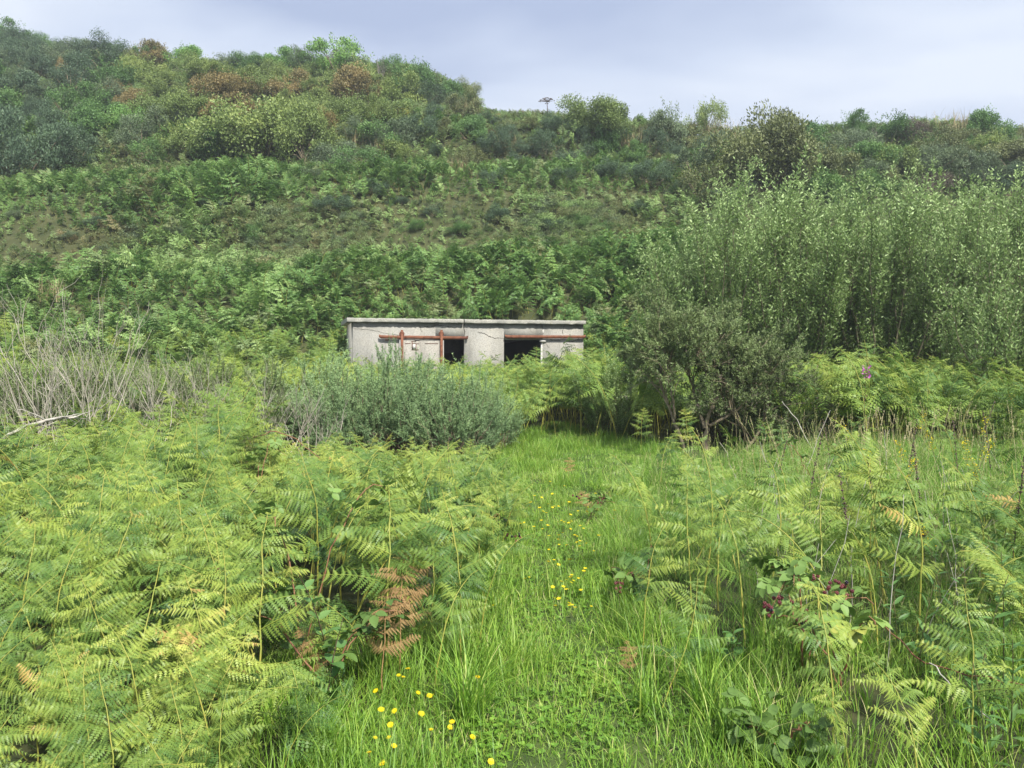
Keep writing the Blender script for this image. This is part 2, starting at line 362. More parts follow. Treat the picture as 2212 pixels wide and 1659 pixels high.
# ------------------------------------------------------------------ scatter (uncountable ground cover only)
def scatter(name, label, P, rot, scl, idx, meshes):
    P = np.asarray(P, float)
    src = bpy.data.collections.new(name + '_kinds')
    for k, me in enumerate(meshes):
        src.objects.link(bpy.data.objects.new('%s_kind_%02d' % (name, k), me))
    me = bpy.data.meshes.new(name); me.vertices.add(len(P)); me.vertices.foreach_set('co', P.ravel().astype(np.float32))
    a = me.attributes.new('rot', 'FLOAT_VECTOR', 'POINT'); a.data.foreach_set('vector', np.asarray(rot).ravel().astype(np.float32))
    a = me.attributes.new('scl', 'FLOAT', 'POINT'); a.data.foreach_set('value', np.asarray(scl).astype(np.float32))
    a = me.attributes.new('pick', 'INT', 'POINT'); a.data.foreach_set('value', np.asarray(idx).astype(np.int32))
    o = bpy.data.objects.new(name, me); COL.objects.link(o)
    ng = bpy.data.node_groups.new(name, 'GeometryNodeTree')
    ng.interface.new_socket('Geometry', in_out='INPUT', socket_type='NodeSocketGeometry')
    ng.interface.new_socket('Geometry', in_out='OUTPUT', socket_type='NodeSocketGeometry')
    N = ng.nodes.new; L = ng.links.new
    gi, go = N('NodeGroupInput'), N('NodeGroupOutput'); ip = N('GeometryNodeInstanceOnPoints'); ci = N('GeometryNodeCollectionInfo')
    ci.inputs['Collection'].default_value = src; ci.inputs['Separate Children'].default_value = True; ci.inputs['Reset Children'].default_value = True
    def na(t, nm):
        q = N('GeometryNodeInputNamedAttribute'); q.data_type = t; q.inputs['Name'].default_value = nm
        return [s for s in q.outputs if s.enabled and s.name == 'Attribute'][0]
    er = N('FunctionNodeEulerToRotation')
    L(gi.outputs[0], ip.inputs['Points']); L(ci.outputs[0], ip.inputs['Instance']); ip.inputs['Pick Instance'].default_value = True
    L(na('INT', 'pick'), ip.inputs['Instance Index']); L(na('FLOAT_VECTOR', 'rot'), er.inputs[0]); L(er.outputs[0], ip.inputs['Rotation'])
    L(na('FLOAT', 'scl'), ip.inputs['Scale']); L(ip.outputs[0], go.inputs[0])
    md = o.modifiers.new('cover', 'NODES'); md.node_group = ng
    tag(o, kind='stuff', label=label)
    return o

def jitter_grid(x0, x1, y0, y1, d, rng):
    gx, gy = np.meshgrid(np.arange(x0, x1, d), np.arange(y0, y1, d))
    gx = gx.ravel() + rng.uniform(-.5, .5, gx.size) * d * 1.25; gy = gy.ravel() + rng.uniform(-.5, .5, gy.size) * d * 1.25
    return gx, gy
def inview(x, y, pad=.06): return (np.abs(x) < (.6633 + pad) * y + .5) & (y > 1.9)

# ------------------------------------------------------------------ the hut
TH = R(15.2); HX, HYY = -4.26, 20.0; WID = 6.56
c_, s_ = math.cos(TH), math.sin(TH)
def hs(cropx, d=.1):
    u = (713.2 + .27282 * cropx - CX) / F
    x0, y0 = HX - d * s_, HYY + d * c_
    return (u * y0 - x0) / (c_ - u * s_)
hut = empty('concrete_hut', (HX, HYY, 0), TH, 'low weathered concrete hut with two dark doorways at the foot of the hill', 'hut')
D0, D1 = .10, 3.0; ZT = 2.37; OT = 1.93; ZB = -.3
wl, wr_ = hs(182), hs(2004)
a1, a2, b1, b2 = hs(835), hs(1066), hs(1376), hs(1682)
mb = MB(); T = .22
for (x0, x1) in ((wl, a1), (a2, b1), (b2, wr_)): box(mb, x0, x1, D0, D0 + T, ZB, ZT)
for (x0, x1) in ((a1, a2), (b1, b2)): box(mb, x0, x1, D0, D0 + T, OT, ZT)
box(mb, wl, wl + T, D0 + T, D1, ZB, ZT); box(mb, wr_ - T, wr_, D0 + T, D1, ZB, ZT); box(mb, wl + T, wr_ - T, D1 - T, D1, ZB, ZT)
xm = (a2 + b1) / 2; box(mb, xm - .08, xm + .08, D0 + T, D1 - T, ZB, ZT)
box(mb, wl + T, xm - .08, D0 + T, D1 - T, ZB, -.02); box(mb, xm + .08, wr_ - T, D0 + T, D1 - T, ZB, -.02)
wall = mb.obj('wall', M['concrete'], hut)
# ragged roof slab, in two casts that meet at a break
rg = np.random.default_rng(3)
def slab(x0, x1, dz=0):
    mb = MB(); n = int((x1 - x0) / .05) + 1; X = np.linspace(x0, x1, n)
    prof = [(.0, ZT + .002), (-.0, 2.395), (-.0, 2.455), (.022, 2.478), (1.5, 2.492), (3.1, 2.478), (3.12, ZT + .002)]
    V = []
    for (d, z) in prof:
        jd = rg.normal(0, .004, n) if d < .1 else 0; jz = rg.normal(0, .0035, n) if d < .1 else 0
        chips = np.where(rg.random(n) > .93, rg.random(n) * .03, 0) if z in (2.395, ZT + .002) and d < .1 else 0
        V.append(np.stack([X, np.full(n, d) + jd + chips, np.full(n, z) + jz + dz], 1))
    k = len(prof); V = np.stack(V, 1).reshape(-1, 3)
    i = np.arange(n - 1)[:, None] * k; j = np.arange(k)[None]; j2 = (j + 1) % k
    mb.add(V, np.stack([i + j, i + j2, i + k + j2, i + k + j], -1).reshape(-1, 4))
    for e in (0, (n - 1) * k):
        c = V[e:e + k].mean(0); W = np.vstack([V[e:e + k], c]); mb.add(W, [(q, (q + 1) % k, k) for q in range(k)])
    return mb
xb = hs(1062, 0)
roof = slab(-.0, xb - .012).obj('roof', M['slab'], hut); slab(xb + .012, WID, -.006).obj('roof', M['slab'], hut)
def ribbon(name, pts, w, mat, parent, d=D0 - .0035, wj=.5):
    """a jagged crack in the face of the wall: cropx, cropy points"""
    P = []
    for (cx, cy) in pts:
        s = hs(cx); yy = HYY + s * s_; zz = EYE + (HY - (658.3 + .27282 * cy)) / F * yy
        P.append((s, zz))
    P = np.array(P); t = np.linspace(0, len(P) - 1, len(P) * 7); Q = np.stack([np.interp(t, range(len(P)), P[:, 0]), np.interp(t, range(len(P)), P[:, 1])], 1)
    Q[1:-1] += rg.normal(0, .006, Q[1:-1].shape)
    tn = nrm(np.gradient(Q, axis=0)); nn = np.stack([-tn[:, 1], tn[:, 0]], 1)
    ww = w * (1 + wj * rg.normal(size=len(Q))).clip(.3, 2) * np.minimum(1, np.minimum(np.arange(len(Q)), np.arange(len(Q))[::-1]) * .4 + .25)
    A = Q + nn * ww[:, None]; B = Q - nn * ww[:, None]
    V = np.concatenate([np.stack([A[:, 0], np.full(len(A), d), A[:, 1]], 1), np.stack([B[:, 0], np.full(len(A), d), B[:, 1]], 1)])
    n = len(A); i = np.arange(n - 1); mb = MB(); mb.add(V, np.stack([i, i + 1, i + n + 1, i + n], 1))
    return mb.obj(name, mat, parent)
for pts, w in [(([730, 172], [800, 176], [845, 160], [905, 168], [960, 178], [1020, 180]), .0055), (([800, 176], [835, 160], [860, 150]), .003),
               (([1062, 152], [1056, 180], [1066, 205], [1064, 245]), .006), (([712, 158], [715, 190], [728, 215]), .0035),
               (([185, 188], [330, 200], [470, 230], [548, 238]), .003), (([1168, 217], [1220, 226], [1255, 248], [1300, 264], [1370, 264]), .0055),
               (([1855, 156], [1848, 185], [1838, 208], [1842, 235]), .004), (([1675, 156], [1680, 180], [1686, 205]), .004),
               (([1740, 275], [1790, 283], [1850, 276]), .005), (([1870, 276], [1895, 290], [1925, 288], [1960, 274], [2000, 276]), .006), (([1700, 295], [1722, 330], [1735, 345]), .003)]:
    ribbon('crack', pts, w, M['crack'], wall)
def cz(cropy, s): return EYE + (HY - (658.3 + .27282 * cropy)) / F * (HYY + s * s_)
# pale mended patches: a broken lump at the second doorway, a smear above the rail
for (cx0, cx1, cy0, cy1) in ((1655, 1712, 276, 300),):
    mb = MB(); s0, s1 = hs(cx0), hs(cx1); ball(mb, ((s0 + s1) / 2, D0 + .0, cz((cy0 + cy1) / 2, s0)), .5, n=12, m=7, sq=((s1 - s0), .12, .075)); mb.obj('broken_corner', M['pale'], wall)
mb = MB(); s0 = hs(1686); ball(mb, (s0, D0 + .01, cz(212, s0)), .5, n=10, m=6, sq=(.07, .05, .13)); mb.obj('mortar_dab', M['pale'], wall)
mb = MB(); box(mb, b2 - .035, b2 - .002, D0 + .01, D0 + .12, -.2, OT - .09); mb.obj('door_post', M['pale'], wall)
# rails, stops, bolts
def rail(x0, x1, z0, z1, name, darkend=None, bolts=()):
    mb = MB(); n = 40; X = np.linspace(x0, x1, n); e = np.minimum((X - x0), (x1 - X)); lift = .022 * np.clip(1 - e / .07, 0, 1) ** 1.5
    zb = z0 + (X - x0) / (x1 - x0) * (z1 - z0) + rg.normal(0, .0012, n); hgt = .088
    cut = .03 * np.clip(1 - e / .05, 0, 1)
    fr, bk = D0 - .085, D0 - .072
    V = np.stack([np.stack([X, np.full(n, fr), zb + cut], 1), np.stack([X, np.full(n, fr), zb + hgt + lift], 1), np.stack([X, np.full(n, bk), zb + hgt + lift], 1), np.stack([X, np.full(n, bk), zb + cut], 1)], 1).reshape(-1, 3)
    i = np.arange(n - 1)[:, None] * 4; j = np.arange(4)[None]; k = (j + 1) % 4
    fc = np.stack([i + j, i + k, i + 4 + k, i + 4 + j], -1).reshape(-1, 4)
    mi = np.zeros(len(fc), int)
    mb.add(V, fc); mb.add(V[:4], [(0, 1, 2, 3)]); mb.add(V[-4:], [(3, 2, 1, 0)])
    if darkend: mb.m4[0] = np.repeat((X[:-1] > darkend).astype(int), 4)
    r = mb.obj(name, [M['rust'], M['rust_dark']], hut)
    for bx in bolts:
        s = hs(bx); b = MB(); zc = z0 + (s - x0) / (x1 - x0) * (z1 - z0) + .044
        ball(b, (s, fr - .002, zc), .017, n=8, m=5, sq=(1, .7, 1)); b.obj('bolt', M['rust_dark'], r)
        b = MB(); box(b, s - .012, s + .012, bk + .001, D0 + .01, zc - .012, zc + .012); b.obj('spacer', M['rust_dark'], r)
    return r
L0, L1 = hs(386), hs(1088); R0, R1 = hs(1378), hs(2013)
rail(L0, L1, cz(268, L0), cz(277, L1), 'rail', hs(1032), (465, 598, 740, 1030))
rail(R0, R1, cz(267, R0), cz(268, R1), 'rail', None, (1432, 1577, 1713, 1850, 1968))
mb = MB(); box(mb, hs(437), hs(463), D0 - .06, D0 - .035, cz(282, 1), cz(272.5, 1)); mb.obj('bracket', M['rust'], hut)
# sliding door hung from the rail
door = empty('sliding_door'); door.parent = hut
x0, x1 = hs(560), hs(893); fr, bk = D0 - .058, D0 - .012
mb = MB()
zt_ = cz(273, x0)
hx0, hx1, hz0, hz1 = hs(668), hs(706), cz(287, x0), cz(273, x0)
for (p, q, z0, z1) in ((x0, hx0, 0, zt_), (hx0, hx1, 0, hz0), (hx1, x1, 0, zt_)): box(mb, p, q, fr, bk, z0, z1)
dp = mb.obj('door_panel', M['doorcon'], door)
mb = MB(); box(mb, x0 - .035, x0 - .003, fr - .012, bk + .002, 0, zt_ - .01); mb.obj('door_edge', M['pale'], door); mb = MB(); box(mb, x1 + .003, x1 + .012, fr - .012, bk + .002, 0, zt_); mb.obj('door_edge', M['pale'], door)
for (p, q, y0, y1) in ((645, 651, 292, 357), (676, 681, 307, 372), (645, 703, 306, 310), (643, 700, 355, 359), (592, 636, 305, 309), (748, 852, 305, 309), (640, 680, 288, 291)):
    mb = MB(); s0, s1 = hs(p), hs(q); box(mb, s0, s1, fr - .007, fr - .002, cz(y1, s0), cz(y0, s0)); mb.obj('reinforcing_bar', M['rust_dark'], dp)
mb = MB(); s0, s1 = hs(652), hs(675); box(mb, s0, s1, fr - .004, fr - .001, cz(353, s0), cz(312, s0)); mb.obj('bare_patch', M['pale'], dp)
for cx in (570, 882):
    s = hs(cx, D0 - .1)
    mb = MB(); box(mb, s - .032, s + .032, D0 - .118, D0 - .102, .2, cz(200, s)); st = mb.obj('hanger_strap', M['rust'], door)
    for cy in (222, 325, 372):
        b = MB(); ball(b, (s, D0 - .12, cz(cy, s)), .013, n=8, m=5, sq=(1, .6, 1)); b.obj('bolt', M['rust_dark'], st)
    mb = MB(); a = np.linspace(0, 2 * np.pi, 20, endpoint=False); rr = .068; zc = cz(231, s)
    for (rr, y0, y1) in ((.068, D0 - .092, D0 - .058), (.05, D0 - .1, D0 - .0925)):
        A = np.stack([s + rr * np.cos(a), np.full(20, y0), zc + rr * np.sin(a)], 1); B = A.copy(); B[:, 1] = y1
        V = np.vstack([A, B, [[s, y0, zc], [s, y1, zc]]]); i = np.arange(20); j = (i + 1) % 20
        mb.add(V, np.stack([i, j, j + 20, i + 20], 1)); mb.add(V, np.concatenate([np.stack([i, np.full(20, 40), j], 1), np.stack([i + 20, j + 20, np.full(20, 41)], 1)]))
    mb.obj('hanger_wheel', M['rust_dark'], door)
def in_hut(x, y, pad=.25):
    dx, dy = x - HX, y - HYY; s = dx * c_ + dy * s_; d = -dx * s_ + dy * c_
    return (s > -pad) & (s < WID + pad) & (d > -pad - .15) & (d < 3.1 + .1)

# ------------------------------------------------------------------ ferns
def pinnules(mb, P, D, N, L, W, K, tint, droop=.28, rng=None):
    n = len(P); D = nrm(D); S = nrm(np.cross(D, N)); N = np.cross(S, D)
    L = np.broadcast_to(L, (n,)); W = np.broadcast_to(W, (n,)); tint = np.broadcast_to(tint, (n,))
    def pt(s): return P[:, None] + D[:, None] * (L[:, None] * s)[..., None] - N[:, None] * (droop * L[:, None] * s ** 2)[..., None]
    if K <= 1:
        V = np.stack([P - 0 * D, pt(np.full((n, 1), .4))[:, 0] + S * W[:, None] * .5, pt(np.full((n, 1), 1.))[:, 0], pt(np.full((n, 1), .4))[:, 0] - S * W[:, None] * .5], 1)
        b = np.arange(n)[:, None] * 4
        mb.add(V.reshape(-1, 3), b + [0, 1, 2, 3], np.repeat(tint, 4)); return
    sk = np.repeat(np.linspace(0, 1, K + 1)[None], n, 0); so = np.repeat(((np.arange(K) + .85) / K)[None], n, 0)
    sp = pt(sk); tp = pt(so); w = (W[:, None] * (1 - so ** 1.6 * .85) * .5)[..., None]
    lift = N[:, None] * w * .25
    V = np.concatenate([sp, tp + S[:, None] * w - lift, tp - S[:, None] * w - lift], 1)
    m = 3 * K + 1; b = (np.arange(n) * m)[:, None, None]; k = np.arange(K)
    t1 = np.stack([k, K + 1 + k, k + 1], 1)[None]; t2 = np.stack([k, k + 1, 2 * K + 1 + k], 1)[None]
    Fc = np.concatenate([(b + t1).reshape(-1, 3), (b + t2).reshape(-1, 3)])
    tt = tint[:, None] + np.concatenate([np.zeros(K + 1), np.full(2 * K, .06)])[None]
    mb.add(V.reshape(-1, 3), Fc, tt.ravel())

def pinna(mb, M4, L, lod, rng, tint, stem=None):
    """one side branch of a fern: midrib with two rows of toothed leaflets, built along +X in frame M4"""
    n = {0: 12, 1: 10, 2: 8}[lod]; K = {0: 8, 1: 4, 2: 1}[lod]
    if L < .16: n = max(5, int(n * .75)); K = min(K, 4)
    t = (np.arange(n) + .7) / (n + .3)
    dr = rng.uniform(-.05, .60); sw = rng.uniform(-.22, .22)
    def rib(t): return np.stack([L * t, sw * L * t ** 2, -dr * L * t ** 2.2], -1)
    pts = rib(t); tg = nrm(np.stack([np.ones(n), 2 * sw * t, -2.2 * dr * t ** 1.2], -1))
    prof = np.minimum(1, .55 + t * 3) * (1 - t) ** .62 + .06
    pl_ = L * .34 * prof
    for side in (1, -1):
        A = rng.normal(0, .07, n) + .30
        Dd = tg * np.sin(A)[:, None] + np.array([0, side, 0]) * np.cos(A)[:, None] + np.array([0, 0, -1.]) * (rng.normal(.25, .22, n))[:, None]
        Nn = np.stack([rng.normal(0, .18, n), rng.normal(0, .12, n), np.ones(n)], 1)
        V0 = mb.n
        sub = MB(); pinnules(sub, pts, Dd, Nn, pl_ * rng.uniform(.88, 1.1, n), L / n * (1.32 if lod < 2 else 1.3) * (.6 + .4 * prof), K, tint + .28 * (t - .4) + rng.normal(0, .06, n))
        mb.merge(sub, M4)
    sub = MB(); q = np.linspace(0, 1, 6 if lod == 0 else 4)
    tube(sub, rib(q), np.linspace(.0035, .0008, len(q)) * (L / .36), 3, .75); mb.merge(sub, M4)

def frame(X, Nn, P):
    X = nrm(X); Yv = nrm(np.cross(Nn, X)); Z = np.cross(X, Yv)
    A = np.eye(4); A[:3, 0] = X; A[:3, 1] = Yv; A[:3, 2] = Z; A[:3, 3] = P
    return A

def fern_shape(seed, lod, tint0=.5, droopy=0.0):
    rng = np.random.default_rng(seed)
    n = 16; t = np.linspace(0, 1, n); a = rng.uniform(.0, .16) + rng.uniform(.85, 1.45) * t ** 2.6 + droopy * t
    ds = 1.0 / (n - 1)
    y = np.concatenate([[0], np.cumsum(np.sin(a[:-1]) * ds)]); z = np.concatenate([[0], np.cumsum(np.cos(a[:-1]) * ds)])
    x = np.cumsum(rng.normal(0, .004, n)); x -= x[0]
    C = np.stack([x, y, z], 1)
    age = rng.random(); stem = MB(); tube(stem, C, np.linspace(.0058, .0012, n), 5 if lod == 0 else 3, .5)
    nodes = np.array([.40, .52, .62, .70, .765, .82, .865, .90, .93, .955, .975]); Ls = np.array([.27, .29, .265, .225, .18, .145, .115, .085, .065, .05, .035])
    if lod == 2: nodes, Ls = nodes[:8], Ls[:8] * 1.1
    fr, tip = [], MB()
    for j, (tn, L) in enumerate(zip(nodes, Ls)):
        for side in (1, -1):
            tj = tn + rng.uniform(-.012, .012); P = np.array([np.interp(tj, t, C[:, k]) for k in range(3)]); aa = np.interp(tj, t, a)
            Tn = np.array([0, math.sin(aa), math.cos(aa)]); B = np.array([side, 0, 0.]); Nb = np.array([0, -math.cos(aa), math.sin(aa)])
            g = rng.uniform(.25, .6) * (1.15 if j < 3 else .85)
            yaw = rng.uniform(-.75, .55)
            X = B * math.cos(g) + Tn * math.sin(g) + Nb * yaw
            NN = Nb * rng.uniform(.35, .9) + np.array([0, 0, 1.]) * rng.uniform(.4, .9) + B * rng.uniform(-.3, .6)
            mb = MB() if j < 4 else tip
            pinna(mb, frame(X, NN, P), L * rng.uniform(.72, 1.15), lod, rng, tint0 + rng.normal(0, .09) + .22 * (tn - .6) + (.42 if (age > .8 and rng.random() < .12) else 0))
            if j < 4: fr.append(mb)
    return stem, fr, tip

def fern_mesh(name, seed, lod, leaf, tint0=.5, droopy=0.):
    s, fr, tip = fern_shape(seed, lod, tint0, droopy); mb = MB()
    for f in fr: mb.merge(f, mi=0)
    mb.merge(tip, mi=0); mb.merge(s, mi=1)
    return mb.mesh(name, [leaf, M['stem']])

def proto_parts(seed, leaf, stemm, droopy=0.):
    s, fr, tip = fern_shape(seed, 0, .5, droopy)
    return [('stem', s.mesh('fern_stem', stemm))] + [('frond', f.mesh('fern_frond', leaf)) for f in fr] + [('frond_tip', tip.mesh('fern_tip', leaf))]
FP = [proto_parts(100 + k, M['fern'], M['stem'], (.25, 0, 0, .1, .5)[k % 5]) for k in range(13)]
FD = [proto_parts(150 + k, M['fern_dead'], M['stem_dead'], .5) for k in range(2)]

def place_parts(name, parts, loc, rot, scl, label, cat, group=None):
    e = empty(name, loc, 0, label, cat, group); e.rotation_euler = rot; e.scale = (scl,) * 3 if np.isscalar(scl) else scl
    for nm, me in parts:
        o = bpy.data.objects.new(nm, me); COL.objects.link(o); o.parent = e
    return e

rg = np.random.default_rng(11)
def hero(px, py, Y, hgt, rz, k, label, tilt=(0, 0), dead=False):
    x, y = at(px, py, Y); z = Hf(x, y)
    return place_parts('dead_fern' if dead else 'fern', (FD if dead else FP)[k], (x, y, z - .01), (tilt[0], tilt[1], rz), hgt, label, 'fern', None)
heroes = []
def hadd(*a, **k): o = hero(*a, **k); heroes.append((o.location[0], o.location[1]))
hadd(1815, 1659, 3.05, .80, -0.09, 4, 'tall fern with a bare yellow stem in front of the blackberry cluster')
hadd(2010, 1659, 2.62, .62, 0.36, 5, 'broad arching fern filling the bottom corner beneath the tall yellow stemmed fern')
hadd(2120, 1659, 2.9, .74, -0.36, 7, 'fern leaning into the bottom corner under the long bare bramble cane')
hadd(1860, 1640, 2.72, .45, 0.54, 8, 'small low fern at the foot of the tall yellow stemmed fern')
hadd(1432, 1640, 3.35, .66, 0.00, 1, 'slanting fern with a crooked yellow stem rising over the grass', tilt=(0, .38))
hadd(1617, 1465, 4.05, .98, 0.27, 0, 'tall upright fern with long bare golden stem beside the nettle')
hadd(1500, 1420, 4.3, .93, -0.18, 3, 'fern with golden stem at the edge of the short grass, by the tall stalk')
hadd(1395, 1480, 3.95, .74, -0.72, 2, 'low spreading fern whose blades reach out over the path')
hadd(1725, 1330, 5.2, .95, 0.09, 6, 'upright fern standing behind the blackberries with a crumpled yellow top')
hadd(1560, 1330, 5.0, .90, 0.81, 7, 'feathery fern at the near edge of the meadow above the golden stemmed fern')
hadd(995, 1500, 3.72, .98, 0.36, 1, 'tall fern with an orange stem where the ferns meet the path')
hadd(935, 1560, 3.5, .72, -0.54, 4, 'shorter fern just beside the dead orange fern with pale straight stem')
hadd(1035, 1440, 4.1, .75, -0.99, 5, 'fern spreading sideways over the path edge below the blackberry bramble')
hadd(830, 1500, 3.75, 1.12, 0.18, 0, 'tall fern with a thick golden stem right behind the dead orange fern')
hadd(1490, 1030, 11.3, .85, 0.00, 3, 'bright fern standing alone in front of the gorse trunks')
hadd(1385, 1010, 12.0, .8, -0.36, 6, 'darker fern in the shade beside the lone bright fern under the gorse')
hadd(1080, 1195, 6.9, .55, -0.72, 2, 'small fern poking out of the grass by the path bramble', tilt=(0, .2))
hadd(820, 1545, 3.42, .62, -0.09, 0, 'dead orange brown fern curled over beside the yellow flowers', dead=True)
hadd(760, 1530, 3.5, .46, 0.81, 1, 'drooping rust coloured fern low beside the taller dead fern', dead=True, tilt=(0, -.5))
hadd(860, 1500, 3.65, .72, 0.09, 1, 'dead brown fern standing behind the orange one with a withered top', dead=True)
hadd(1270, 1125, 7.6, .36, 0.45, 0, 'withered brown fern crouched in the grass in the middle of the path', dead=True)
hadd(1228, 1035, 9.6, .38, -0.18, 1, 'small orange dead fern at the edge of the path below the gorse bush', dead=True)
hadd(1365, 1560, 3.6, .24, 0.00, 1, 'thin brown dead frond hanging beside the golden stemmed fern near the path', dead=True)
hadd(505, 1130, 7.4, .98, 0.00, 1, 'brown withered fern poking out among the yellow green ferns', dead=True)
hadd(355, 1230, 5.9, .86, -0.54, 0, 'reddish brown withered fern half hidden low in the fern bank', dead=True)

# fern field (individuals nearest the camera, the rest as one mass)
def fern_ok(x, y):
    near_left = (x < pl(y) - .05 + .18 * hash_noise(x, y, .8, 9)) & (y < np.where(x > -3.2, 8.6, 9.6) + .8 * hash_noise(x, y, 1.5, 4)) & (x > -9)
    dead_gap = (y > 8.6) & (x < -3.2)
    return near_left & ~dead_gap
gx, gy = jitter_grid(-7.4, .3, 1.35, 9.9, .265, rg)
ex, ey = jitter_grid(-2.9, -.5, 1.6, 3.6, .25, rg); gx, gy = np.append(gx, ex), np.append(gy, ey)
ok = fern_ok(gx, gy) & inview(gx, gy, .12); gx, gy = gx[ok], gy[ok]
# right-hand side: sparse ferns in the meadow
rx, ry = jitter_grid(.4, 7.5, 2.3, 11.5, .36, rg)
okr = (rx > pr(ry) + .12) & inview(rx, ry, .1)
core = (ry > 3.7) & (ry < 5.6) & (rx < pr(ry) + 3.2)
okr &= rg.random(len(rx)) < np.where(core, .9, np.where(ry < 3.7, .8, .14))
okr &= ~((rx < 1.75) & (ry < 3.75)) & ~((ry < 3.0) & (rx < 2.3))
rx, ry = rx[okr], ry[okr]
X = np.concatenate([gx, rx]); Y = np.concatenate([gy, ry])
hp = np.array(heroes); far = np.min(np.hypot(X[:, None] - hp[None, :, 0], Y[:, None] - hp[None, :, 1]), 1) > .2
far &= ~((X > -.95) & (X < -.25) & (Y > 2.6) & (Y < 3.75))
X, Y = X[far], Y[far]
o_ = np.argsort(Y); X, Y = X[o_], Y[o_]
nind = 300 - len(heroes)
Z = H(X, Y)
def fern_height(x, y): return np.where(x < pl(y) + .2, np.interp(y, [1.5, 2.6, 3.6, 5, 7, 9.6], [.62, .68, .86, .96, .98, .96]), np.interp(y, [2, 3.4, 4.2, 5.6, 7, 12], [.62, .74, .98, 1.0, .88, .8]))
hh = fern_height(X, Y) * np.where((X > -.30 * Y) & (Y > 6.3) & (X < pl(Y)), .84, 1.0) * (1 + .55 * hash_noise(X, Y, .9, 6)) * rg.uniform(.84, 1.12, len(X))
edge = np.where(X < pl(Y) + .2, pl(Y) - X, 1.0); hh *= np.interp(edge, [0, .35], [.72, 1.0])
for i in range(min(nind, len(X))):
    x, y = X[i], Y[i]
    if x > pl(y) + .3:
        lab, grp = ('green fern growing among the meadow grass, brambles and herbs beside the path', 'ferns scattered through the meadow')
    elif y < 3.6:
        lab, grp = ('broad yellow green fern in the closest rows of the dense fern bank', 'ferns in the closest rows of the fern bank')
    elif pl(y) - x < .8:
        lab, grp = ('fern standing along the edge where the fern bank meets the grassy path', 'ferns along the path edge of the fern bank')
    else:
        lab, grp = ('sunlit yellow green fern in the middle of the dense fern bank', 'ferns in the middle of the fern bank')
    place_parts('fern', FP[int(rg.integers(13))], (x, y, Z[i] - .02), (rg.normal(0, .17), rg.normal(0, .17), rg.normal(.2, 1.1)), hh[i], lab, 'fern', grp)
rest = slice(nind, None)
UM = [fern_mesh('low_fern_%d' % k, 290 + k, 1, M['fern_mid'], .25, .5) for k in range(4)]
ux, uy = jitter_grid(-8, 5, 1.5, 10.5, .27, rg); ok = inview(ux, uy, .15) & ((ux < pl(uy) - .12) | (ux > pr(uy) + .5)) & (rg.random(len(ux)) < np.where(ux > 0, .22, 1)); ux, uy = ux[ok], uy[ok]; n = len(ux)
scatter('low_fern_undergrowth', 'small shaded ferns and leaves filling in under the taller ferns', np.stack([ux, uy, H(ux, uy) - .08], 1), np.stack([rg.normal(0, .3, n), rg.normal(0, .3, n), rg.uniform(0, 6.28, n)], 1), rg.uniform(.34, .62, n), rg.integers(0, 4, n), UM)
MIDM = [fern_mesh('fern_clump_%d' % k, 300 + k, 0, M['fern']) for k in range(7)]
n = len(X[rest])
scatter('bracken_field', 'far part of the yellow green fern bank beyond the single ferns', np.stack([X[rest], Y[rest], Z[rest] - .02], 1),
        np.stack([rg.normal(0, .17, n), rg.normal(0, .17, n), rg.normal(.2, 1.1, n)], 1), hh[rest], rg.integers(0, 7, n), MIDM)
# thicket between the field and the hut
MID2 = [fern_mesh('fern_thicket_%d' % k, 340 + k, 1, M['fern_mid'], droopy=.2) for k in range(7)]
gx, gy = jitter_grid(-17, 16, 9, 23.5, .34, rg)
zg = H(gx, gy)
clear = (gx > pl(gy) - .2) & (gx < pr(gy) + .1) & (gy < 14.2 + 1.2 * hash_noise(gx, gy, .7, 12))                         # path
clear |= (gx > 0) & (gx < 9) & (gy < 10.9 + .25 * hash_noise(gx, gy, 1, 8)) & (gx > -.1)      # meadow
clear |= (gx < 0) & (gy < 9.4) | ((gx<-2.5)&(gy<13.0)&(gy>8)&(hash_noise(gx,gy,1.1,3)<.15))
clear |= (gx > -3.6) & (gx < .1) & (gy < 12.6)
clear |= (np.hypot(gx - 3.3, gy - 13.3) < 1.0) & (gy < 13.4)
clear |= (gx > 0) & (gx < 5.2) & (gy < 12.9)
clear |= in_hut(gx, gy)
ok = inview(gx, gy, .1) & ~clear; gx, gy, zg = gx[ok], gy[ok], zg[ok]; n = len(gx)
pxx, _ = topix(gx, gy, zg + 1.3)
hb = np.interp(gy, [9, 12, 15, 18, 20, 24], [1.2, 1.5, 1.62, 1.65, 1.5, 1.2])
hb = np.where((pxx > 740) & (pxx < 1215) & (gy < 21), np.minimum(hb, np.interp(gy, [14, 19.5], [1.45, 1.68])), hb)
hb = np.where((pxx > 1225) & (pxx < 1400) & (gy < 21), 1.8, hb)
hb = np.where((gx > 4) & (gy < 15), 1.7, hb)
hb = np.where((pxx > 700) & (pxx < 1280) & (gy > 22), 1.12, hb)
sc = hb * (1 + .35 * hash_noise(gx, gy, 1.3, 7)) * rg.uniform(.85, 1.1, n)
scatter('bracken_thicket', 'mass of green bracken growing around the concrete hut', np.stack([gx, gy, zg - .03], 1), np.stack([rg.normal(0, .2, n), rg.normal(0, .2, n), rg.normal(.2, 1.3, n)], 1), sc, rg.integers(0, 7, n), MID2)
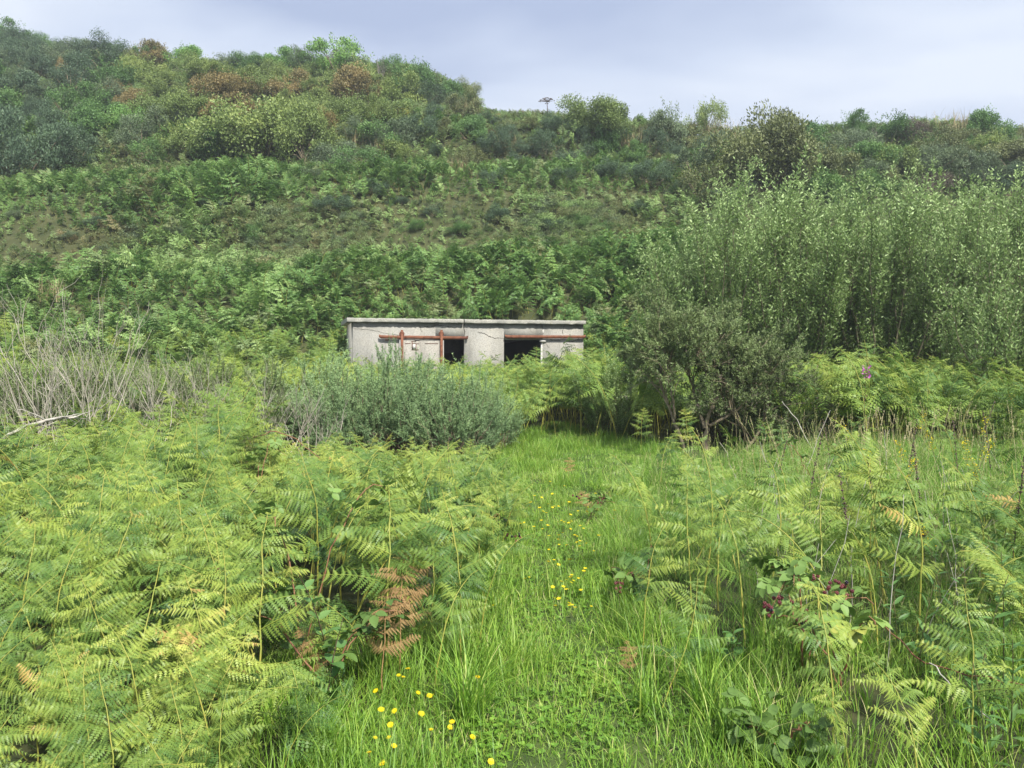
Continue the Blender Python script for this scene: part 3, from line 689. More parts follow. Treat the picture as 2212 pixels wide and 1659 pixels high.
# hillside
HM = [fern_mesh('hill_fern_%d' % k, 380 + k, 2, M['fern_hill'], droopy=.15) for k in range(8)]
def scrub_mesh(seed, kind):
    r = np.random.default_rng(seed); mb = MB()
    if kind == 'straw':
        n = 70; P = np.stack([r.normal(0, .18, n), r.normal(0, .18, n), np.zeros(n)], 1)
        blades(mb, P, r.uniform(.35, .8, n), np.full(n, .018), np.abs(r.normal(0, .3, n)), r.uniform(0, 6.28, n), r.uniform(.2, 1.2, n), r.uniform(.2, .9, n), 3)
        return mb.mesh('hill_straw', M['straw'])
    for b in range(7):
        c = np.array([r.normal(0, .28), r.normal(0, .28), r.uniform(.15, .55)]); n = 85; v = nrm(r.normal(size=(n, 3))); v[:, 2] = np.abs(v[:, 2]) * .8
        leaves(mb, c + v * (r.uniform(.10, .26, n))[:, None], v + r.normal(0, .6, (n, 3)), v + r.normal(0, .5, (n, 3)), .06 * r.uniform(.6, 1.3, n), .035, np.clip(.5 + r.normal(0, .15, n), 0, 1))
    return mb.mesh('hill_scrub', M[kind])
HM += [scrub_mesh(420 + k, m) for k, m in enumerate(['fern_hill', 'grey_green', 'olive', 'fern_hill', 'straw', 'fern_dead'])]
HM += [fern_mesh('drift_fern_%d' % k, 440 + k, 2, M['fern_drift'], droopy=.1) for k in range(4)]
gx, gy = jitter_grid(-52, 46, 22.6, 72, .235, rg)
keep = rg.random(len(gx)) < np.interp(gy, [22, 30, 45, 70], [1, .95, .85, .6])
zg = H(gx, gy); ok = inview(gx, gy, .05) & keep & ~in_hut(gx, gy); ye = np.interp(gx, _xr, _ye); ok &= gy < ye + 3
gx, gy, zg = gx[ok], gy[ok], zg[ok]; n = len(gx)
sc = np.interp(gy, [22, 30, 45, 70], [1.1, .80, .72, .75]) * np.maximum(.7, 1 + 1.0 * hash_noise(gx, gy, 1.9, 17) + .5 * hash_noise(gx, gy, 6, 37)) * rg.uniform(.7, 1.2, n)
pk = rg.integers(0, 8, n)
u1 = hash_noise(gx, gy, 3.2, 51) + .6 * hash_noise(gx, gy, 1.1, 52); u2 = hash_noise(gx, gy * 1.6, 4.5, 53) + .5 * hash_noise(gx, gy, .9, 54); rr = rg.random(n)
hi = np.interp(gy, [24, 34, 50], [0, .12, .22])
pk = np.where((u1 > .30 - hi) & (rr < .75), rg.integers(8, 12, n), pk)
pk = np.where((u2 > .42) & (rr < .35), 12, pk); pk = np.where((u2 < -.46) & (rr < .22) & (gy < 48) & (gy > 26), 13, pk)
ph = np.sin((gy - 24.2 - .10 * gx) * 2 * np.pi / 8.5) + 1.1 * hash_noise(gx, gy, 4, 61)
dr_ = ((ph > .35) & (gy < 42)) | ((gy < 28) & (gx > -5.5) & (gx < 7) & (hash_noise(gx, gy, 2, 62) > -.25))
pk = np.where(dr_ & (rr < .8), rg.integers(14, 18, n), pk); sc = sc * np.where(dr_, 1.22, np.where(ph < -.5, .85, 1.0))
scatter('hillside_bracken', 'mottled bracken and low scrub covering the hillside behind the hut', np.stack([gx, gy, zg - .05], 1), np.stack([rg.normal(0, .22, n), rg.normal(0, .22, n), rg.uniform(0, 6.28, n)], 1), sc, pk, HM)
# ------------------------------------------------------------------ grass
rg = np.random.default_rng(23)
def grass_mesh(name, seed, n, rad, h0, h1, w0, w1, mat, lean=.5, bend=1.0, dry=.05, seeds=0, clover=0):
    r = np.random.default_rng(seed); mb = MB()
    a = r.uniform(0, 6.28, n); d = rad * np.sqrt(r.random(n)); P = np.stack([d * np.cos(a), d * np.sin(a), np.full(n, -.01)], 1)
    t = np.clip(r.normal(.5, .17, n), .1, .8); t[r.random(n) < dry] = r.uniform(.85, 1.05)
    blades(mb, P, r.uniform(h0, h1, n), r.uniform(w0, w1, n), np.abs(r.normal(0, lean * .5, n)), r.uniform(0, 6.28, n), r.uniform(.2, bend, n), t, 4)
    for k in range(seeds):
        x, y = r.normal(0, rad * .5, 2); h = h1 * r.uniform(1.0, 1.45); q = np.linspace(0, 1, 7); az = r.uniform(0, 6.28); ln = r.uniform(.05, .35)
        C = np.stack([x + math.cos(az) * ln * h * q ** 2, y + math.sin(az) * ln * h * q ** 2, h * q], 1)
        tube(mb, C, np.linspace(.0016, .0008, 7), 3, 1.02)
        m = 26; s = r.uniform(.78, 1.0, m); PP = np.stack([np.interp(s, q, C[:, j]) for j in range(3)], 1)
        leaves(mb, PP, np.array([0, 0, 1.]) + r.normal(0, .35, (m, 3)), r.normal(size=(m, 3)), .016, .006, r.uniform(.8, 1.1, m))
    if clover:
        m = clover; a = r.uniform(0, 6.28, m); d = rad * np.sqrt(r.random(m)); B = np.stack([d * np.cos(a), d * np.sin(a), r.uniform(.015, .05, m)], 1)
        for k in range(3):
            az = r.uniform(0, 6.28, m) if k == 0 else az + 2.09
            leaves(mb, B, np.stack([np.cos(az), np.sin(az), r.normal(.15, .15, m)], 1), np.array([0, 0, 1.]) + r.normal(0, .2, (m, 3)), .017, .017, r.uniform(.15, .45, m), .05)
    return mb.mesh(name, mat)
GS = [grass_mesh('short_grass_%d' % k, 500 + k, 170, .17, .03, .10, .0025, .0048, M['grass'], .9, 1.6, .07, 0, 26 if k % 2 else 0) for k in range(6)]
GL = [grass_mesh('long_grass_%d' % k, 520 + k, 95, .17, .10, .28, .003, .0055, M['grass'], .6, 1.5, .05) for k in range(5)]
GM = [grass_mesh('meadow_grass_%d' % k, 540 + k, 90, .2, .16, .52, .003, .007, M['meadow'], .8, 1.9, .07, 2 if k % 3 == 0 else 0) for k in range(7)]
gx, gy = jitter_grid(-1.6, 5.2, 1.7, 17, .15, rg)
e = np.minimum(gx - pl(gy), pr(gy) - gx) + .25 * hash_noise(gx, gy, .5, 31)
onp = (e > -.15) & inview(gx, gy) & ((gy < 8) | (rg.random(len(gx)) < .62))
P = np.stack([gx, gy, H(gx, gy)], 1)[onp]; n = len(P)
scatter('short_grass', 'short bright green grass and clover trodden along the path', P, np.stack([rg.normal(0, .1, n), rg.normal(0, .1, n), rg.uniform(0, 6.28, n)], 1), rg.uniform(.75, 1.25, n), rg.integers(0, 6, n), GS)
# longer grass along the sides of the path and below the ferns at the front
gx, gy = jitter_grid(-3.2, 6, 1.7, 14.8, .17, rg)
e = np.minimum(gx - pl(gy), pr(gy) - gx)
ok = inview(gx, gy) & (((e < .04) & (e > -.45) & (gx > -2.2) & (rg.random(len(gx)) < .6)) | ((gy < 4.2) & (gx > pr(gy) - .1) & (rg.random(len(gx)) < .5)) | ((e > .1) & (hash_noise(gx, gy, .55, 33) > .30)) | ((gx < pl(gy) + .4) & (gx > -1.2) & (gy < 3.9)))
P = np.stack([gx, gy, H(gx, gy)], 1)[ok]; n = len(P)
scatter('long_grass', 'longer green grass leaning over the sides of the path', P, np.stack([rg.normal(0, .15, n), rg.normal(0, .15, n), rg.uniform(0, 6.28, n)], 1), rg.uniform(.6, 1.25, n), rg.integers(0, 5, n), GL)
gx, gy = jitter_grid(.6, 10, 3.9, 13.6, .19, rg)
ok = inview(gx, gy) & (gx > pr(gy) - .05) & (gy < 11.6) & ~((np.hypot(gx - 3.0, gy - 12.2) < 1.6))
P = np.stack([gx, gy, H(gx, gy)], 1)[ok]; n = len(P)
hm = np.interp(gx - pr(gy), [0, .8, 3], [.55, .9, 1.15]) * rg.uniform(.75, 1.2, n) if False else None
sc = np.interp(P[:, 0] - pr(P[:, 1]), [0, .8, 3], [.55, .85, 1.1]) * np.interp(P[:, 1], [4, 5.6, 6.6], [.5, .6, 1.0]) * rg.uniform(.75, 1.2, n)
scatter('meadow_grass', 'tall pale seeding meadow grass right of the path', P, np.stack([rg.normal(0, .15, n), rg.normal(0, .15, n), rg.uniform(0, 6.28, n)], 1), sc, rg.integers(0, 7, n), GM)

# tussocks that can be told apart
def tussock(x, y, n, rad, h0, h1, w, mat, label, name='grass_tussock', bend=1.7, seed=1, dry=.1, group=None, lean=.7):
    me = grass_mesh(name, seed, n, rad, h0, h1, w * .6, w, mat, lean, bend, dry)
    o = bpy.data.objects.new(name, me); COL.objects.link(o); o.location = (x, y, Hf(x, y)); tag(o, label, 'grass tussock', group); return o
x, y = at(1010, 1600, 3.2); tussock(x, y, 90, .05, .30, .55, .009, M['grass'], 'large tussock of long arching grass blades at the bottom beside the yellow flowers', seed=71, bend=1.9)
x, y = at(1530, 1530, 3.3); tussock(x, y, 70, .05, .25, .50, .008, M['grass'], 'tussock of long blades beside the slanting fern with a crooked stem', seed=72)
x, y = at(1660, 1640, 3.0); tussock(x, y, 170, .22, .20, .38, .005, M['grass'], 'thick fine tussock in the shade left of the tall yellow stemmed fern', seed=73, bend=1.3)
x, y = at(1405, 1075, 8.6); tussock(x, y, 130, .25, .22, .42, .009, M['grass'], 'rounded bright tussock at the far end of the clearing below the lone fern', seed=74)
x, y = at(1395, 1560, 3.3); tussock(x, y, 60, .06, .22, .45, .007, M['grass'], 'tussock with upright blades by the dead stick lying on the path', seed=75)
for k, (px, py, w, h, lab) in enumerate([(775, 320, 1.2, 1.1, 'dry straw coloured grass clump high on the hill below the brown bushes'), (990, 380, .8, .9, 'small pale dry grass clump in the middle of the hillside bracken'),
        (1365, 325, 1.4, 1.3, 'tall dry yellow grass below the round skyline bush'), (1555, 330, 1.6, 2.0, 'dry yellow grass standing against the big olive bush'),
        (2030, 292, 1.8, 1.3, 'bleached dry grass on the ridge beside the wind swept dark bush'), (2085, 300, 1.6, 1.1, 'low bleached grass patch on the ridge just under the wind swept dark bush'),
        (1010, 262, 1.0, 1.2, 'pale dry grass on the slope just under the skyline dip'), (830, 345, 1.2, .9, 'straggly straw grass on the upper slope next to the low grey bushes'), (1090, 330, 1.2, .9, 'thin dry grass on the slope between dark gorse clumps'),
        (120, 655, .9, .9, 'dry pale grass on the bank above the bleached dead shrubs')]):
    x, y = at(px, py); tussock(x, y, 160, w * .6, h * .6, h * 1.15, .035, M['straw'], lab, 'dry_grass_clump', 1.0, 80 + k, 0)

# ------------------------------------------------------------------ woody plants
def grow(mb, p, d, L, r, depth, rng, seg=5, wob=.18, up=.1, nb=(2, 3), ang=(.35, .75), shrink=.72, rs=.62, tips=None, sides=5, tint=.5, twigs=None):
    n = seg + 1; P = [np.array(p, float)]; D = nrm(np.array(d, float)); dirs = [D]
    for i in range(seg):
        D = nrm(D + rng.normal(0, wob, 3) + np.array([0, 0, up])); P.append(P[-1] + D * L / seg); dirs.append(D)
    P = np.array(P); r1 = r * rs
    tube(mb, P, np.linspace(r, r1, n), sides if r > .008 else 3, tint)
    if twigs is not None: twigs.append((P, depth))
    if depth == 0:
        if tips is not None: tips.append((P[-1], D))
        return
    k = rng.integers(nb[0], nb[1] + 1)
    for i in range(k):
        s = rng.uniform(.45, 1.0) if i else 1.0
        q = P[int(round(s * seg))]; Db = dirs[int(round(s * seg))]
        ax = nrm(np.cross(Db, rng.normal(size=3))); a = rng.uniform(*ang) * (.6 if i == 0 else 1)
        nd = nrm(Db * math.cos(a) + ax * math.sin(a))
        grow(mb, q, nd, L * shrink * rng.uniform(.8, 1.2), r1 * (.95 if i == 0 else .75), depth - 1, rng, max(3, seg - 1), wob, up, nb, ang, shrink, rs, tips, sides, tint, twigs)

# the open gorse tree right of the path
gr = np.random.default_rng(5)
gb = MB(); tips = []; tw = []
def trunk(pts, r0, r1, n=12):
    P = np.array(pts, float); t = np.linspace(0, len(P) - 1, n); Q = np.stack([np.interp(t, range(len(P)), P[:, k]) for k in range(3)], 1)
    Q[1:-1] += gr.normal(0, .012, (n - 2, 3)); tube(gb, Q, np.linspace(r0, r1, n), 7); return Q
trunks = [trunk([(0, 0, -.1), (-.02, 0, .25), (.03, .05, .55), (.2, .1, .95), (.34, .15, 1.4)], .052, .028),
          trunk([(-.38, .05, -.1), (-.48, .05, .25), (-.60, .1, .55), (-.78, .1, .95), (-.88, .15, 1.25)], .040, .02),
          trunk([(-.03, .05, .4), (-.12, .2, .8), (-.22, .3, 1.2), (-.3, .3, 1.5)], .034, .02),
          trunk([(.05, 0, .45), (.35, -.1, .62), (.65, -.1, .85), (.8, -.1, 1.05)], .03, .016),
          trunk([(.75, .25, -.05), (1.0, .2, .2), (1.12, .15, .5), (1.2, .1, .85)], .032, .018),
          trunk([(.2, .1, .95), (.1, 0, 1.2), (-.02, -.05, 1.4)], .024, .014, 7),
          trunk([(-.60, .1, .55), (-.62, -.05, .85), (-.72, -.1, 1.15), (-.7, -.1, 1.4)], .024, .014, 9),
          trunk([(.9, .2, .1), (.75, .1, .35), (.6, -.1, .5)], .02, .01, 7)]
for Q in trunks:
    d = nrm(Q[-1] - Q[-3]); 
    for k in range(8):
        j = gr.integers(len(Q) // 2 + 1, len(Q)); dd = nrm(d + gr.normal(0, .6, 3) + np.array([0, 0, .45]))
        grow(gb, Q[j], dd, gr.uniform(.42, .6), .013, 3, gr, 4, .22, .07, (2, 3), (.4, .9), .70, .66, tips, 5, .5, tw)
fol = MB(); dead = MB()
TP = np.array([t[0] for t in tips]); 
PP, DD = [], []
for (P, dep) in tw:
    if dep > 1: continue
    for k in range(4 if dep == 0 else 1):
        s = gr.uniform(0, len(P) - 1); i = int(s); q = P[i] + (P[min(i + 1, len(P) - 1)] - P[i]) * (s - i)
        PP.append(q); DD.append(nrm(P[-1] - P[0]) + gr.normal(0, .5, 3) + np.array([0, 0, .3]))
for q, d in tips:
    for k in range(6): PP.append(q + gr.normal(0, .03, 3)); DD.append(nrm(d + gr.normal(0, .4, 3) + np.array([0, 0, .35])))
PP = np.array(PP); DD = np.array(DD)
ok = (PP[:, 2] > .38 + .25 * (np.abs(PP[:, 0] + .1) < .5)) | (PP[:, 0] > .85)
PP, DD = PP[ok], DD[ok]
PP = PP * [1, 1, 1]
lo = (gr.random(len(PP)) < np.interp(PP[:, 2], [.4, 1.0, 2.2], [.45, .22, .05]))
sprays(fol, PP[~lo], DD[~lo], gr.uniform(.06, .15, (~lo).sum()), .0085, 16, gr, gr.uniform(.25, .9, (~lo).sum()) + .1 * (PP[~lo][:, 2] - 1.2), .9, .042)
sprays(dead, PP[lo], DD[lo], .09, .004, 12, gr, gr.uniform(0, 1, lo.sum()), .8, .028)
y = 12.35; x = (1528 - CX) / F * y
t = empty('gorse_tree', (x, y, Hf(x, y)), 0, 'open spreading gorse tree with bare forked trunks on the edge of the clearing', 'gorse')
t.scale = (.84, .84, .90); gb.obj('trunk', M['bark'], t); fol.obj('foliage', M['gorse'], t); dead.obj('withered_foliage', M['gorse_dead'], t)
print('gorse tree sprays', len(PP), 'ext', PP.min(0), PP.max(0))

# dense upright gorse bushes
def gorse_mesh(seed, w, h, k, nl=.035, nw=.0055, spike=.35, nsub=16):
    r = np.random.default_rng(seed); b, f = MB(), MB()
    n = k; a = r.uniform(0, 6.28, n); rad = np.sqrt(r.random(n)); base = np.stack([np.cos(a) * rad * w * .18, np.sin(a) * rad * w * .18, np.zeros(n)], 1)
    top = np.stack([np.cos(a) * rad * w * .5, np.sin(a) * rad * w * .5, h * (1 - .55 * rad ** 2) * (1 + .35 * np.sin(a * 2 + seed) * rad) * r.uniform(.55, 1.15, n)], 1)
    PP, DD, LL = [], [], []
    for i in range(n):
        q = np.linspace(0, 1, 7)[:, None]; C = base[i] * (1 - q) + top[i] * q; C[:, 2] += np.sin(q[:, 0] * np.pi) * h * .05; C[1:-1] += r.normal(0, .02, (5, 3))
        tube(b, C, np.linspace(.012, .003, 7), 3)
        m = int(nsub); s = r.uniform(.3, 1.0, m) ** .8; q2 = np.stack([np.interp(s, np.linspace(0, 1, 7), C[:, j]) for j in range(3)], 1)
        dv = nrm(C[-1] - C[-3]); dd = nrm(dv + r.normal(0, .45, (m, 3)) + [0, 0, .25]); L = spike * (.25 + .6 * r.random(m))
        for j in range(m):
            kk = 5; ss = np.linspace(0, 1, kk)[:, None]; PP.append(q2[j] + dd[j] * L[j] * ss); DD.append(np.repeat(dd[j][None], kk, 0)); LL.append(np.full(kk, L[j] / kk * 1.3))
    PP = np.vstack(PP); DD = np.vstack(DD); LL = np.concatenate(LL)
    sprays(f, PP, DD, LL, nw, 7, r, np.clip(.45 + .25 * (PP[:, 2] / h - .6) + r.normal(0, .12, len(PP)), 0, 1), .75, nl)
    return [('branches', b.mesh('gorse_branches', M['bark'])), ('foliage', f.mesh('gorse_foliage', M['gorse_blue']))]
GB = [gorse_mesh(600 + k, 1.9, 1.35, 95, .034, .0055, .30, 16) for k in range(3)]
def put(name, parts, px, Y, scl, rz, label, cat, group=None, mats=None, dz=-.05):
    x = (px - CX) / F * Y; z = Hf(x, Y)
    e = place_parts(name, parts, (x, Y, z + dz), (0, 0, rz), scl, label, cat, group)
    if mats:
        for ch, m in zip([c for c in COL.objects if c.parent == e], mats): pass
    return e
put('gorse_bush', GB[0], 795, 11.9, (.95, .95, 1.0), .3, 'bushy blue green gorse with tall spikes in front of the sliding door', 'gorse')
put('gorse_bush', GB[1], 975, 11.5, (.85, .9, .92), 2.0, 'rounded blue green gorse bush below the open doorways, nearest the path', 'gorse')
put('gorse_bush', GB[2], 880, 13.0, (.95, .9, 1.24), 4.0, 'spiky gorse whose tips stand against the hut wall', 'gorse')
put('gorse_bush', GB[2], 890, 11.9, (.9, .95, 1.02), 2.6, 'broad gorse bush in the middle of the gorse below the sliding door', 'gorse')
put('gorse_bush', GB[1], 725, 12.3, (.85, .85, 1.05), .9, 'gorse bush at the end of the gorse nearest the dead shrubs', 'gorse')
put('gorse_bush', GB[0], 670, 13.2, (1.0, 1.0, 1.05), 1.0, 'dark gorse bush behind the tangled tip of the dead shrubs', 'gorse')
put('gorse_bush', GB[1], 1050, 12.6, (.65, .65, .95), 5.0, 'small gorse clump leaning toward the path below the second doorway', 'gorse')
for k, (px, Y, s, lab) in enumerate([(560, 12.9, .98, 'low dark gorse behind the dead shrubs, third from the hut'), (440, 13.1, 1.08, 'low dark gorse behind the dead shrubs, in the middle of the row'),
                                    (330, 12.9, 1.0, 'dark gorse seen through the bare grey branches'), (215, 13.4, 1.12, 'dark gorse behind the tallest bleached dead shrub'), (60, 13.0, 1.05, 'dark gorse behind the outermost dead shrub'), (1660, 13.9, .95, 'dense dark gorse low beside the gorse tree trunks'), (1700, 13.2, .55, 'small low gorse in the shade under the gorse tree'), (1590, 14.2, 1.1, 'shaded gorse behind the forked trunks of the gorse tree')]):
    e = put('gorse_bush', GB[k % 3], px, Y, (1.05, 1.05, s), k * 1.7, lab, 'gorse')
    for c in e.children:
        if c.name.startswith('foliage'): c.material_slots[0].link = 'OBJECT'; c.material_slots[0].material = M['gorse']

# bleached dead shrubs
def dead_mesh(seed, n, h, spread, depth=3, up=.16):
    r = np.random.default_rng(seed); b = MB()
    for i in range(n):
        a = r.uniform(0, 6.28); d = np.array([math.cos(a) * spread, math.sin(a) * spread * .5, 1.0]) + r.normal(0, .1, 3)
        grow(b, (math.cos(a) * .22 * r.random() * 2, math.sin(a) * .15, -.05), d, h * r.uniform(.32, .47), r.uniform(.0085, .014), depth, r, 4, .16, up, (2, 3), (.25, .7), .66, .62, None, 4)
    return [('branches', b.mesh('dead_branches', M['deadwood']))]
dl = [(150, 9.6, 1.5, 13, 1.80, .26, 'tallest bleached dead shrub with a dense crown of bare branches'), (40, 9.2, 1.0, 6, 1.35, .5, 'bare dead shrub at the outer edge of the fern bank'),
      (260, 10.4, 1.2, 6, 1.62, .45, 'dead shrub with pale forked branches next to the tallest one'), (350, 10.6, 1.2, 5, 1.42, .45, 'leafless grey shrub, third from the outer edge'),
      (440, 10.9, 1.1, 5, 1.36, .5, 'leafless shrub with thin upright stems in the middle of the dead row'), (520, 11.0, 1.1, 5, 1.36, .5, 'dead shrub with a stout pale forked stem'),
      (600, 11.2, 1.0, 6, 1.22, .75, 'low tangled dead shrub with sideways branches'), (680, 11.4, .9, 5, 1.02, 1.0, 'last dead shrub with thin arching twigs beside the gorse')]
for k, (px, Y, s, n, h, sp, lab) in enumerate(dl):
    put('dead_shrub', dead_mesh(640 + k, n + 4, h, sp, 3, .13), px, Y, (1.25, 1.1, np.interp(px, [40, 170, 300, 700], [1.3, 1.45, 1.2, 1.15])), 0, lab, 'dead shrub')
# pale dead limb low at the outer edge
def stick(name, pts, r0, r1, mat, label, cat='dead branch', twig=0, seed=0):
    r = np.random.default_rng(seed + 900); P = np.array(pts, float); t = np.linspace(0, len(P) - 1, len(P) * 4)
    Q = np.stack([np.interp(t, range(len(P)), P[:, k]) for k in range(3)], 1); Q[1:-1] += r.normal(0, .006, (len(Q) - 2, 3)); mb = MB(); tube(mb, Q, np.linspace(r0, r1, len(Q)), 5)
    for k in range(twig):
        i = r.integers(3, len(Q) - 1); grow(mb, Q[i], nrm(Q[i] - Q[i - 1]) + r.normal(0, .7, 3), .2, r0 * .4, 1, r, 3, .2, 0)
    return tag(mb.obj(name, mat), label, cat)
def W3(px, py, Y):
    a = math.atan((py - 829.5) / F) + PITCH; return ((px - CX) / F * Y, Y, EYE - math.tan(a) * Y)
stick('dead_branch', [W3(-20, 960, 8.2), W3(40, 925, 8.4), W3(110, 905, 8.8), W3(160, 900, 9.2)], .028, .012, M['deadwood_pale'], 'thick pale dead limb curving out of the fern bank at its outer edge', twig=4)
stick('dead_branch', [W3(1770, 985, 10.9), W3(1745, 950, 11), W3(1722, 905, 11.1), W3(1690, 866, 11.2)], .011, .004, M['deadwood_pale'], 'thin white dead branch leaning against the gorse tree', seed=2)
stick('dead_branch', [W3(1575, 1022, 11.6), W3(1640, 1000, 11.4), W3(1700, 985, 11.3), W3(1760, 975, 11.6)], .022, .009, M['bark'], 'fallen grey branch lying in the shade below the gorse tree', twig=6, seed=3)
stick('stick', [W3(1215, 1612, 3.15), W3(1262, 1565, 3.3), W3(1300, 1542, 3.4), W3(1345, 1560, 3.3)], .0045, .002, M['deadwood_pale'], 'bent pale stick lying in the short grass of the path', 'stick', seed=4)
stick('bramble_cane', [W3(1925, 1355, 3.9), W3(2010, 1430, 3.5), W3(2110, 1455, 3.3), W3(2230, 1480, 3.1)], .004, .0028, M['cane'], 'long bare reddish bramble cane crossing over the herbs near the bottom corner', 'bramble cane', seed=5)
stick('dry_stalk', [W3(2022, 1432, 3.4), W3(2100, 1500, 3.2), W3(2170, 1570, 3.0)], .003, .002, M['deadwood_pale'], 'thin bleached stem slanting below the bare bramble cane', 'stem', seed=6)
stick('bramble_cane', [W3(505, 1000, 7.4), W3(530, 950, 7.4), W3(590, 930, 7.5), W3(640, 950, 7.5), W3(690, 990, 7.4)], .006, .004, M['cane'], 'arching bare bramble cane looping above the fern bank', 'bramble cane', seed=7)
stick('dry_stalk', [W3(1825, 1300, 6.2), W3(1822, 1200, 6.2), W3(1830, 1160, 6.2), W3(1880, 1110, 6.2)], .007, .003, M['deadwood_pale'], 'white dead forked stem rising out of the meadow herbs', 'stem', twig=2, seed=8)
stick('dry_stalk', [W3(1750, 1240, 5.6), W3(1762, 1180, 5.6), W3(1800, 1125, 5.6), W3(1850, 1100, 5.6)], .004, .003, M['darkstem'], 'dark bent dock stem in front of the white forked stem', 'stem', seed=9)
stick('dry_stalk', [W3(1700, 1500, 4.6), W3(1710, 1470, 4.6), W3(1460, 1180, 4.6)][:2] + [W3(1712, 1440, 4.6)], .003, .002, M['straw'], 'short broken straw stem beside the nettle', 'stem', seed=10)
stick('grass_stalk', [W3(1465, 1580, 3.4), W3(1455, 1480, 3.45), W3(1436, 1380, 3.5), W3(1430, 1320, 3.5), W3(1445, 1290, 3.5)], .0022, .001, M['straw'], 'tall dry grass stalk with a nodding tip in front of the golden stemmed fern', 'grass stalk', seed=11)
stick('dead_branch', [W3(255, 600, 33), W3(268, 620, 33), W3(275, 645, 33), W3(278, 662, 33)], .04, .02, M['deadwood_pale'], 'bleached dead branch sticking out of the bank above the dead shrubs', seed=12)

# willows
def willow_mesh(seed, h, w, nst, lo=.15, L=.085):
    r = np.random.default_rng(seed); b, f = MB(), MB(); PP, DD, NN = [], [], []
    for i in range(nst):
        a = r.uniform(0, 6.28); rad = math.sqrt(r.random()) * w * .5; hh = h * (1 - .25 * (2 * rad / w) ** 2) * r.uniform(.66, 1.16)
        q = np.linspace(0, 1, 9); C = np.stack([math.cos(a) * (rad * q ** .8 + .08), math.sin(a) * (rad * q ** .8 + .08), hh * q * .8], 1); C[1:] += r.normal(0, .03, (8, 3))
        tube(b, C, np.linspace(.028, .006, 9) * h / 5, 5)
        m = 19
        for j in range(m):
            s = r.uniform(lo + .05, 1.0) if j else 1.0; p = np.array([np.interp(s, q, C[:, k]) for k in range(3)])
            out = np.array([math.cos(a), math.sin(a), 0]); aa = r.uniform(0, 6.28)
            d = nrm(np.array([math.cos(aa) * .45, math.sin(aa) * .45, 1.0]) + out * .15); ll = r.uniform(.5, 1.05) * h / 5 * (1.25 if j == 0 else 1)
            qq = np.linspace(0, 1, 5)[:, None]; S = p + d * ll * qq + np.array([0, 0, .12]) * qq ** 2; S[1:] += r.normal(0, .012, (4, 3))
            tube(b, S, np.linspace(.007, .002, 5), 3)
            nl = int(ll / .0135); t = np.sort(r.uniform(.05, 1, nl)); pp = np.stack([np.interp(t, qq[:, 0], S[:, k]) for k in range(3)], 1)
            az = np.arange(nl) * 2.4 + r.uniform(0, 6); dd = np.stack([np.cos(az), np.sin(az), r.uniform(.3, 1.1, nl)], 1) + d * .3
            # short side twigs carry half of the leaves
            off = r.random(nl) < .35; pp[off] += nrm(dd[off]) * r.uniform(.03, .16, (off.sum(), 1))
            PP.append(pp); DD.append(dd); NN.append(t + r.normal(0, .16))
    PP = np.vstack(PP); DD = np.vstack(DD); t = np.concatenate(NN); n = len(PP)
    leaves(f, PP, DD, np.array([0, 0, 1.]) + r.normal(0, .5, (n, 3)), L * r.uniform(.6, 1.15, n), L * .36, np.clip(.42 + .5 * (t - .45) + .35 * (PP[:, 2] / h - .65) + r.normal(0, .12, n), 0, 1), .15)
    return [('branches', b.mesh('willow_branches', M['bark_green'])), ('foliage', f.mesh('willow_foliage', M['willow']))]
WM = [willow_mesh(700 + k, 5.0, 2.6, 15) for k in range(3)] + [willow_mesh(710, 3.6, 2.2, 14, .05, .085)]
wl_ = [(1475, 19.2, .80, 0, 'lowest willow at the hut end of the thicket'), (1555, 17.6, .98, 1, 'willow just behind the top of the gorse tree'), (1640, 18.6, 1.06, 2, 'willow with the tallest leafy spire, behind the gorse tree'),
       (1730, 17.2, .98, 0, 'willow rising behind the far side of the gorse tree'), (1815, 18.8, 1.04, 1, 'willow behind the bright fern bank, second from the gorse tree'), (1900, 17.4, 1.06, 2, 'willow above the fireweed with pale upright shoots'),
       (1985, 18.9, 1.06, 0, 'willow behind the bright fern bank beneath the pale ridge bushes'), (2060, 17.0, .98, 1, 'willow with spires in front of the ridge bushes, near the end of the thicket'), (2140, 18.4, .98, 2, 'willow second from the outer end of the thicket'),
       (2230, 16.8, .95, 0, 'outermost willow of the thicket partly out of view'), (1510, 21.0, .80, 2, 'short willow at the back beside the bracken bank'), (1690, 21.2, .98, 0, 'back row willow seen between the tallest spires'), (1850, 21.2, 1.0, 2, 'back row willow above the fern bank'), (2010, 21.3, .97, 1, 'back row willow filling the thicket'), (2180, 21.4, .92, 2, 'last back row willow against the hillside')]
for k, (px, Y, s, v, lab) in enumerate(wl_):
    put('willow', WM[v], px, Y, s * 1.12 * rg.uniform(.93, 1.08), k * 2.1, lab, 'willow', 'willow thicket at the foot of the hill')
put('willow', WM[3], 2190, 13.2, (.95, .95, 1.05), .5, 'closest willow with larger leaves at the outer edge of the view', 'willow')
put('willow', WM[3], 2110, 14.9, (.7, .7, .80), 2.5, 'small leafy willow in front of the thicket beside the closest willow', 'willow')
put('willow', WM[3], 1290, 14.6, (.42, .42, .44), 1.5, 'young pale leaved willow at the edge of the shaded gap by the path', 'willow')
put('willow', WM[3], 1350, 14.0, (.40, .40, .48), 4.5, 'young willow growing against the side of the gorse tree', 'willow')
put('willow', WM[3], 1385, 16.0, (.42, .42, .52), 3.5, 'slender young willow behind the gorse tree near the hut corner', 'willow')

